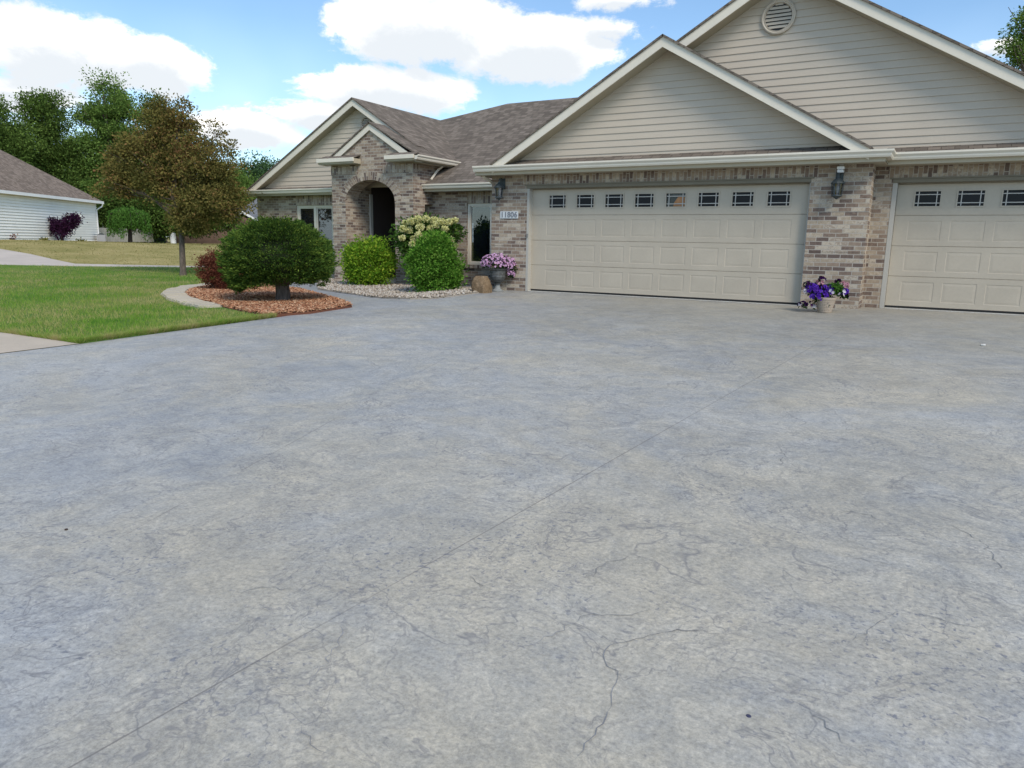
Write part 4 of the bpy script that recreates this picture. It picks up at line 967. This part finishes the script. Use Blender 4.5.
# ------------------------------------------------------------------ garden shrubs
LEAF_YEW = leaf_mat('yew_needle', [(0.15, (0.018, 0.04, 0.012)), (0.42, (0.05, 0.105, 0.022)), (0.65, (0.125, 0.20, 0.035)), (0.95, (0.38, 0.46, 0.075))], .2, 5, .5, .2)
b = G(283, 303.5); d_ = float((b-CAM)@Fv); s_ = d_/FOC
sh = thing('dome_shrub', 'large clipped dark green dome shrub on a short trunk in the mulch', 'shrub', tuple(b))
m = MB(); m.tube([(0, 0, -.05), (0, 0, .02), (.01, 0, .22), (-.02, 0, .5)], [.17, .135, .125, .11], 12)
rt = np.array((Rv[0], Rv[1], 0)); rt /= np.linalg.norm(rt); fw = np.array((Fv[0], Fv[1], 0)); fw /= np.linalg.norm(fw)
for k in range(12):
    a = 2*math.pi*k/12; m.tube([(0, 0, .3), (.3*math.cos(a), .3*math.sin(a), .45+.1*random.random()), (.55*math.cos(a), .55*math.sin(a), .6+.3*random.random())], [.05, .035, .01], 6)
m.build('trunk', bark_mat('shrub_bark', (.10, .085, .075)), sh, smooth=True)
cc = dep(278, 258, d_)-b; rx, rz = 54*s_, 38*s_
Pt = []; Dv = []
NP_ = 2300
for k in range(NP_):
    v = rng.normal(size=3); v /= np.linalg.norm(v)
    if v[2] < -.70: v[2] = -.70*rng.random()
    lum = 1+.035*math.sin(5*math.atan2(v[1], v[0])+3*v[2])+.03*math.sin(11*v[0]+7*v[2])
    zz = v[2]*rz*(1.0 if v[2] > 0 else .98+.55*max(0, -(v@rt)-.15))
    low = 1.0-.10*max(0, v[2])
    c = cc+np.array((v[0]*rx*lum*low, v[1]*rx*lum*low, zz))*rng.uniform(.84, 1.02) if rng.random() < .82 else cc+np.array((v[0]*rx, v[1]*rx, zz))*rng.uniform(.3, .85)
    n = int(rng.uniform(22, 46)); ang = math.atan2(v[1], v[0]); out = np.array((math.cos(ang), math.sin(ang), .18+.5*max(0, v[2]))); tg = np.array((-math.sin(ang), math.cos(ang), 0))
    o_ = rng.normal(size=n)[:, None]*tg*.075+rng.random(n)[:, None]*out*.11+np.stack([0*np.arange(n), 0*np.arange(n), rng.normal(size=n)*.018], 1)
    Pt.append(c+o_-out*.06); Dv.append(out[None]+rng.normal(size=(n, 3))*.45+o_*2)
Pt = np.concatenate(Pt); Dv = np.concatenate(Dv)
leafcloud('crown', Pt, Dv, rng.uniform(.028, .06, len(Pt)), .34, LEAF_YEW, sh)
bm = bmesh.new(); bmesh.ops.create_icosphere(bm, subdivisions=3, radius=1); me = bpy.data.meshes.new('shade_core')
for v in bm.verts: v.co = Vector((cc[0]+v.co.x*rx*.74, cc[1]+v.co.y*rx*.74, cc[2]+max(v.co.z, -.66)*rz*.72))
bm.to_mesh(me); bm.free(); me.materials.append(paint('core_shade', (.018, .024, .012), .95, .3)); o = bpy.data.objects.new('shade_core', me); COL.objects.link(o); o.parent = sh  # solid dark core; the crown's inner shade is put into its colour

def round_shrub(name, label, basepx, lobes, leafmat, ncl, per, spread, lsize, d=None, loc=None, aspect=.55, core=.7, stems=8, group=None, shell=.9):
    b = G(*basepx) if loc is None else np.array(loc, float); d = float((b-CAM)@Fv) if d is None else d; s = d/FOC
    t = thing(name, label, 'shrub', tuple(b), group); lob = []
    for px, py, rx, ry, dd in lobes:
        c = dep(px, py, d)+fw*dd*s-b; lob.append((c[0], c[1], c[2], rx*s, rx*s, ry*s))
    m = MB()
    for k in range(stems):
        l = lob[k % len(lob)]; e = np.array(l[:3])+rng.normal(size=3)*np.array(l[3:6])*.45; q = rng.normal(size=3)*.06; q[2] = -.03; m.tube([q, (q+e)/2+rng.normal(size=3)*.05, e], [.014, .011, .004], 5)
    m.build('stems', BARKD, t)
    Pt, Dv = crown_points(lob, ncl, per, spread, shell); k = Pt[:, 2] > .0
    leafcloud('foliage', Pt[k], Dv[k]+np.array((0, 0, .25)), rng.uniform(.6, 1.35, k.sum())*lsize, aspect, leafmat, t)
    return t, lob
round_shrub('barberry_shrub', 'rounded dark red shrub at the left edge of the mulch bed', (218, 292), [(214, 270, 14, 19, 0), (225, 276, 16, 20, 4), (208, 268, 8, 13, -4), (232, 282, 12, 14, 0)], LEAF_RED, 420, 40, .12, .035, shell=.85, stems=14)
LEAF_S = leaf_mat('bright_shrub_leaf', [(0.15, (0.05, 0.12, 0.014)), (0.42, (0.14, 0.30, 0.025)), (0.65, (0.32, 0.47, 0.045)), (0.95, (0.58, 0.60, 0.08))], .35, 4, .45, .3)
LEAF_S2 = leaf_mat('green_shrub_leaf', [(0.15, (0.028, 0.08, 0.012)), (0.42, (0.085, 0.22, 0.026)), (0.65, (0.19, 0.37, 0.055)), (0.95, (0.42, 0.56, 0.13))], .35, 4, .45, .3)
round_shrub('porch_shrub', 'yellow green rounded shrub in front of the porch arch', (368, 286.5), [(368, 262, 20, 20, 0), (358, 262, 13, 18, 0), (380, 264, 12, 18, 0), (370, 250, 14, 12, 0), (366, 276, 17, 11, 0), (352, 256, 7, 9, 0), (362, 241, 4, 4, 0), (377, 242, 4, 3, 0), (387, 254, 4, 5, 0), (349, 268, 4, 6, 0)], LEAF_S, 420, 40, .19, .058, stems=16)
t, lob = round_shrub('gravel_shrub', 'rich green rounded shrub in the gravel in front of the hydrangea', (433, 293.3), [(433, 266, 21, 22, 0), (434, 248, 17, 14, 0), (420, 268, 11, 18, 0), (448, 270, 12, 18, 0), (433, 282, 20, 11, 0), (440, 243, 9, 8, 0), (425, 238, 5, 4, 0), (455, 262, 5, 6, 0), (410, 262, 4, 6, 0), (453, 279, 6, 6, 0)], LEAF_S2, 440, 42, .17, .055, stems=16)
# hydrangea with cream panicles
LEAF_H = leaf_mat('hydrangea_leaf', [(0.2, (0.035, 0.088, 0.019)), (0.6, (0.088, 0.176, 0.035)), (0.95, (0.192, 0.256, 0.064))], .3, 4)
hl = (-2.55, .85, H(-2.55, .85)); hd = float((np.array(hl)-CAM)@Fv)
t, lob = round_shrub('hydrangea', 'tall hydrangea with cream flower heads beside the window', None, [(410, 236, 13, 15, 0), (428, 232, 16, 13, 0), (446, 230, 14, 9, 4), (420, 250, 16, 14, 0), (440, 246, 16, 14, 0), (406, 244, 8, 9, 0)], LEAF_H, 300, 30, .22, .085, d=hd, loc=hl, stems=24, shell=.75)
PET = leaf_mat('cream_petal', [(.2, (.56, .56, .22)), (.6, (.82, .80, .40)), (.95, (.88, .86, .60))], .3, 6)
for k, (px, py, r) in enumerate([(403, 229, 3.4), (411, 221.5, 3.4), (418, 219, 3.6), (426, 218.5, 3.6), (434, 220, 3.6), (441, 221.5, 3.6), (449, 222, 3.4), (455, 220.5, 2.8), (409, 230, 3.8), (420, 227, 3.8), (430, 228.5, 3.4), (436, 225, 3.4), (414, 238.5, 3.2), (419, 235, 3.4), (402, 238, 2.8), (428, 238, 3.0), (451, 240, 3.4), (455, 245.5, 2.6), (405, 223, 2.6), (445, 229, 3.0), (412, 244, 2.8), (440, 238, 2.6)]):
    c = dep(px, py, hd-.50+.15*rng.random())-np.array(hl); n = 240; r = r*hd/FOC*1.05
    d = unit(rng.normal(size=(n, 3))); leafcloud('flower_head', c+d*r*np.array((1, 1, .85))*rng.uniform(.5, 1.05, (n, 1)), d*.5+rng.normal(size=(n, 3))*.8, .036, 1.0, PET, t)

# ------------------------------------------------------------------ planters
b = G(497.5, 291.3); pl = thing('urn_planter', 'dark footed urn of pink petunias beside the wide garage door', 'planter', tuple(b)); UD = float((b-CAM)@Fv); us = UD/FOC
def urn_fn(t, b_, o):
    n = t.noise(geo(t), 14, 4, .6); P(t, b_, t.ramp(n, [(.3, (.05, .052, .05)), (.7, (.13, .135, .13))]), .5, t.bump(n, .3, .004), spec=.4)
URN = material('aged_bronze_urn', urn_fn); URNF = paint('weathered_urn_foot', (.27, .28, .27), .7, .25)
m = MB(); m.lathe([(0, 0), (.115, 0), (.12, .02), (.10, .035), (.075, .05), (.06, .09), (.052, .13), (.06, .15)], n=20); m.build('foot', URNF, pl, smooth=True)
m = MB(); m.lathe([(.06, .15), (.085, .16), (.06, .175), (.10, .20), (.145, .25), (.165, .31), (.16, .35), (.172, .36), (.16, .375), (.17, .43), (.205, .465), (.215, .475), (.20, .48), (.185, .46), (0, .44)], n=24)
m.build('bowl', URN, pl, smooth=True)
m = MB(); m.lathe([(.19, .455), (0, .465)], n=16); m.build('soil', INTER, pl)
PINK = leaf_mat('pink_petal', [(.15, (.50, .25, .46)), (.5, (.68, .42, .62)), (.8, (.78, .55, .73)), (.97, (.60, .22, .52))], .3, 8)
LEAFB = leaf_mat('petunia_leaf', [(.2, (.014, .03, .010)), (.8, (.04, .09, .02))], .3, 8)
def flowers(parent, name, C_, N_, size, mat, petals=5, cup=.35):
    n = len(C_); N_ = unit(N_); A = unit(np.cross(N_, rng.normal(size=(n, 3)))); B = np.cross(N_, A); Vs = []; 
    for k in range(petals):
        a0 = 2*np.pi*k/petals; w = np.pi/petals*1.05
        def pt(a, r, h): return C_+(A*math.cos(a)+B*math.sin(a))*(size*r)[:, None]+N_*(size*h)[:, None]
        Vs.append(np.stack([C_, pt(a0-w, .75, cup*.9), pt(a0, 1.0, cup), pt(a0+w, .75, cup*.9)], 1))
    V = np.stack(Vs, 1).reshape(-1, 3); return npmesh(name, V, 4, np.arange(len(V)), mat, parent)
def bouquet(parent, lobes, nf, size, mat, nleaf, lsize, name='petunias', leaf=LEAFB, cut=-.35):
    lob = np.array(lobes); k = rng.integers(0, len(lob), nf); d = unit(rng.normal(size=(nf, 3))+np.array((-Fv[0], -Fv[1], 0))*.4); d[:, 2] = np.where(d[:, 2] < cut, -d[:, 2], d[:, 2])
    C_ = lob[k, :3]+d*lob[k, 3:6]; flowers(parent, name, C_, d+rng.normal(size=(nf, 3))*.4, rng.uniform(.75, 1.2, nf)*size, mat)
    k = rng.integers(0, len(lob), nleaf); d = unit(rng.normal(size=(nleaf, 3))); leafcloud(name+'_leaves', lob[k, :3]+d*lob[k, 3:6]*rng.uniform(.4, .97, (nleaf, 1)), d+rng.normal(size=(nleaf, 3))*.6, lsize, .55, leaf, parent)
def lobs(b, d, L):
    s = d/FOC; return [tuple(dep(px, py, d)+fw*dd-b)+(rx*s, rx*s, ry*s) for px, py, rx, ry, dd in L]
bouquet(pl, lobs(b, UD, [(490, 261, 8, 6, 0), (498, 260, 10, 6.5, 0), (507, 263, 8, 7, 0), (512, 268, 5.5, 6, 0), (486, 264, 5, 4, 0), (511, 274, 3.5, 3.5, 0), (499, 265, 11, 5, -.05)]), 430, .028, PINK, 900, .05)
# tan pot with purple petunias
b = G(822.5, 312.4); pp = thing('basket_pot', 'tan ridged pot of purple petunias at the foot of the brick pier', 'planter', tuple(b)); PD = float((b-CAM)@Fv)
POT = plain_conc('tan_pot', (.44, .36, .28)); m = MB(); prof = [(0, 0), (.135, 0)]
for k in range(8): prof += [(.138+.0085*k, .005+.028*k), (.146+.0085*k, .019+.028*k)]
prof += [(.215, .235), (.218, .262), (.20, .265), (.185, .235), (0, .225)]
m.lathe(prof, n=26); o = m.build('pot', POT, pp, smooth=False); o.scale = (.74, .74, .95); o.location = (.03, 0, 0)
m = MB(); m.lathe([(.14, .222), (0, .228)], n=16); m.build('soil', INTER, pp, loc=(.03, 0, 0))
PURP = leaf_mat('purple_petal', [(.15, (.05, .015, .20)), (.5, (.11, .035, .40)), (.8, (.20, .08, .55)), (.97, (.30, .18, .62))], .3, 10)
DKP = leaf_mat('dark_petal', [(.2, (.018, .006, .03)), (.8, (.06, .015, .08))], .2, 10); PALE = leaf_mat('pale_petal', [(.2, (.55, .50, .60)), (.8, (.75, .72, .72))], .3, 10); LEAFG = leaf_mat('bright_pot_leaf', [(.2, (.04, .11, .02)), (.8, (.12, .25, .04))], .35, 8); ROSE = leaf_mat('rose_petal', [(.2, (.45, .20, .26)), (.8, (.60, .36, .40))], .3, 10)
PL = lambda L: lobs(b, PD, L)
bouquet(pp, PL([(820, 292, 8, 7, 0), (812, 290, 6, 6, 0), (828, 291, 6, 6, 0), (843, 293, 4.5, 5, 0), (818, 297, 8, 5, -.05)]), 230, .032, PURP, 500, .05)
bouquet(pp, PL([(808, 285, 4, 3, 0), (809, 306, 6, 4, 0), (803, 305, 4, 3, 0), (822, 279, 3, 2, 0), (838, 281.5, 2, 1.5, 0), (845, 297, 3, 2, 0), (824, 303, 3, 3, -.12)]), 66, .03, DKP, 120, .05, 'dark_petunias')
bouquet(pp, PL([(805, 291.5, 1.5, 2, 0), (826, 291, 2, 2, -.2), (837, 295, 2, 2, -.15), (814, 307, 2, 2, 0), (800.5, 306, 1.5, 2, 0), (841, 292, 1.5, 2, -.1)]), 26, .03, PALE, 10, .03, 'white_petunias')
bouquet(pp, PL([(833, 288, 5.5, 5, -.05), (837, 290, 4, 4, -.05)]), 4, .02, PALE, 420, .055, 'trailing_greenery', LEAFG)
bouquet(pp, PL([(844, 286, 4, 3.5, 0), (820, 283, 4, 2, 0)]), 36, .03, ROSE, 40, .04, 'rose_petunias')
# tan boulder by the wall
def rock_fn(t, b_, o):
    n = t.noise(geo(t), 9, 6, .7); n2 = t.noise(geo(t), 45, 4, .75); v = t.math('ADD', t.math('MULTIPLY', n, .6), t.math('MULTIPLY', n2, .4))
    P(t, b_, t.ramp(v, [(.32, (.08, .055, .035)), (.48, (.21, .145, .085)), (.62, (.32, .235, .15)), (.72, (.40, .32, .23))]), .95, t.bump(v, 1.0, .03), spec=.1)
ROCK = material('tan_rock', rock_fn)
b = G(482, 292.6); bm = bmesh.new(); bmesh.ops.create_icosphere(bm, subdivisions=4, radius=1)
from mathutils import noise as mn
for v in bm.verts:
    n = mn.noise(v.co*1.4)*.24+mn.noise(v.co*4)*.14+mn.noise(v.co*11)*.05; c = v.co.normalized(); k = 1+n
    v.co = Vector((max(-.9, min(.9, c.x*k*1.15))*.20, max(-.9, min(.9, c.y*k*1.1))*.17, max(-.3, min(.98, c.z*k*1.1))*.30))
me = bpy.data.meshes.new('boulder'); bm.to_mesh(me); bm.free(); me.polygons.foreach_set('use_smooth', [True]*len(me.polygons)); me.materials.append(ROCK); o = bpy.data.objects.new('boulder', me); COL.objects.link(o); o.location = tuple(b+np.array((0, 0, .05)))
tag(o, 'tan boulder against the brick under the window beside the urn', 'boulder')
# bits lying on the concrete
PEB = [((748, 717), .008, 'dark blue glassy pebble lying on the driveway in front', (.05, .05, .09), .05), ((983, 346), .03, 'small white chip on the driveway near the right edge', (.6, .58, .52), .5), ((66, 530), .008, 'dark twig scrap on the left side of the driveway', (.06, .04, .03), .8)]
for (px, py), r, lab, c, rg in PEB:
    b = G(px, py); bm = bmesh.new(); bmesh.ops.create_icosphere(bm, subdivisions=2, radius=r)
    for v in bm.verts: v.co *= 1+mn.noise(v.co*60)*.35; v.co.z *= .5
    me = bpy.data.meshes.new('pebble'); bm.to_mesh(me); bm.free(); me.materials.append(paint('pebble_skin', c, rg, .2)); o = bpy.data.objects.new('pebble', me); COL.objects.link(o); o.location = (b[0], b[1], b[2]+r*.4); tag(o, lab, 'pebble')

CR = [[(572, 767), (583, 753), (594, 734.6), (603, 724.7), (609, 707), (615, 689.7), (615, 674.4), (603, 661), (605, 652.5), (616, 643.8), (642, 639.4), (686, 632.8), (719, 635)],
      [(500, 654.7), (528, 647), (557, 635), (581, 619.7), (594, 615.8), (631, 616.4), (653, 611)],
      [(797, 704), (822, 724), (842, 744), (867, 759)], [(897, 611.5), (872, 629), (852, 644)], [(912, 611.5), (947, 624), (992, 631.5)],
      [(947, 524), (982, 544), (999.5, 569), (994.5, 576.5)], [(777, 444), (784.5, 456.5), (779.5, 466.5)], [(292.5, 724), (312.5, 744), (330, 756.5)], [(836, 511), (869, 516), (900, 530)], [(835, 552), (862, 560), (900, 566)],
      [(345, 620), (340, 644), (310, 690)], [(228, 598), (262, 588), (300, 592)], [(470, 577), (490, 590)], [(586, 580), (604, 566), (632, 556)]]
for c_ in CR: crack(c_).build('crack', CRACKM, DRIVE)
# ------------------------------------------------------------------ light
EL, AZ = R(44), R(124)                      # sun height, and bearing clockwise from +Y (behind the camera, to the right), veiled by cloud
sd = bpy.data.lights.new('sun', 'SUN'); sd.energy = 1.5; sd.angle = R(19); sd.color = (1, .90, .77)
so = bpy.data.objects.new('sun', sd); COL.objects.link(so)
dirv = Vector((math.sin(AZ)*math.cos(EL), math.cos(AZ)*math.cos(EL), math.sin(EL)))
so.rotation_euler = dirv.to_track_quat('Z', 'Y').to_euler(); so.location = (0, 0, 30)
w = bpy.data.worlds.new('World'); SC.world = w; w.use_nodes = True; w.node_tree.nodes.clear(); t = NT(w.node_tree)
out = t.new('ShaderNodeOutputWorld'); bg = t.new('ShaderNodeBackground'); t.l.new(bg.outputs[0], out.inputs[0])
sky = t.new('ShaderNodeTexSky', sky_type='NISHITA'); sky.sun_disc = False; sky.sun_elevation = EL; sky.sun_rotation = AZ; sky.air_density = 1.0; sky.dust_density = .6; sky.ozone_density = 1.5
co = t.new('ShaderNodeTexCoord').outputs['Generated']
sep = t.new('ShaderNodeSeparateXYZ'); t.put(sep.inputs[0], co)
az = t.math('ARCTAN2', sep.outputs[0], sep.outputs[1]); el = t.math('ARCSINE', sep.outputs[2])
cv = t.new('ShaderNodeCombineXYZ'); t.put(cv.inputs[0], az); t.put(cv.inputs[1], el); q = cv.outputs[0]
CL = [(60, 52, 118, 34, 1), (150, 64, 66, 28, .95), (10, 92, 70, 16, .8), (425, 26, 120, 42, 1.1), (520, 48, 112, 36, 1.05), (390, 90, 112, 26, .95), (250, 130, 62, 20, .85), (330, 116, 80, 18, .65), (620, 0, 60, 12, .6), (1004, 46, 26, 8, .5), (610, 30, 40, 14, .35),
      (-350, 60, 200, 60, 1), (1500, 40, 220, 60, .9), (600, -420, 700, 230, 1.4), (-200, -500, 500, 200, 1.2)]  # the overhead clouds are out of view, added as warm-white fill light
n1 = t.noise(t.scalev(q, (1, 1.5, 1)), 9.5, 8, .68, .2)
field = shade = None
for px, py, rx, ry, amp in CL:
    d = ray(px, py); d = d/np.linalg.norm(d); a0 = math.atan2(d[0], d[1]); e0 = math.asin(d[2]); ia, ie = 1/(rx/FOC*.87), 1/(ry/FOC*.93)
    ma = t.new('ShaderNodeVectorMath', operation='MULTIPLY_ADD'); t.put(ma.inputs[0], q); ma.inputs[1].default_value = (ia, ie, 0); ma.inputs[2].default_value = (-a0*ia, -e0*ie, 0)
    ln = t.new('ShaderNodeVectorMath', operation='LENGTH'); t.put(ln.inputs[0], ma.outputs[0])
    k = t.math('MULTIPLY_ADD', ln.outputs['Value'], -amp, amp); field = k if field is None else t.math('MAXIMUM', field, k)
    ad = t.new('ShaderNodeVectorMath', operation='ADD'); t.put(ad.inputs[0], ma.outputs[0]); ad.inputs[1].default_value = (0, .55, 0)
    l2 = t.new('ShaderNodeVectorMath', operation='LENGTH'); t.put(l2.inputs[0], ad.outputs[0])
    shade = l2.outputs['Value'] if shade is None else t.math('MINIMUM', shade, l2.outputs['Value'])
shade = t.math('SUBTRACT', 1.0, shade)
dens = t.math('ADD', field, t.math('MULTIPLY', t.math('SUBTRACT', n1, .5), 1.7))
mask = t.maprange(dens, .0, .26, 0, 1, True)
# thin veil nearer the horizon
veil = t.math('MULTIPLY', t.maprange(el, .02, .26, .6, .05), t.maprange(t.noise(q, 4, 3, .6), .35, .65, .15, 1))
shd = t.math('ADD', shade, t.math('MULTIPLY', t.math('SUBTRACT', n1, .5), 1.2))
gray = t.maprange(shd, -.05, .6, 0, 1, True)
KC = 1.0
cloudc = t.mix(gray, (8.8*KC, 8.5*KC, 8.2*KC), (4.9*KC, 5.2*KC, 5.5*KC))
skyc = t.mix(1.0, sky.outputs[0], (.86, 1.0, 1.08), 'MULTIPLY')
c = t.mix(veil, skyc, (6.2, 7.6, 9.0)); c = t.mix(mask, c, cloudc)
t.put(bg.inputs[0], c); bg.inputs[1].default_value = .10
SC.view_settings.view_transform = 'Standard'; SC.view_settings.look = 'None'; SC.view_settings.gamma = 1; SC.view_settings.exposure = 0.8
SC.render.film_transparent = False
SC.cycles.max_bounces = 4; SC.cycles.diffuse_bounces = 2; SC.cycles.glossy_bounces = 2; SC.cycles.transparent_max_bounces = 8; SC.cycles.transmission_bounces = 3
SC.cycles.caustics_reflective = False; SC.cycles.caustics_refractive = False
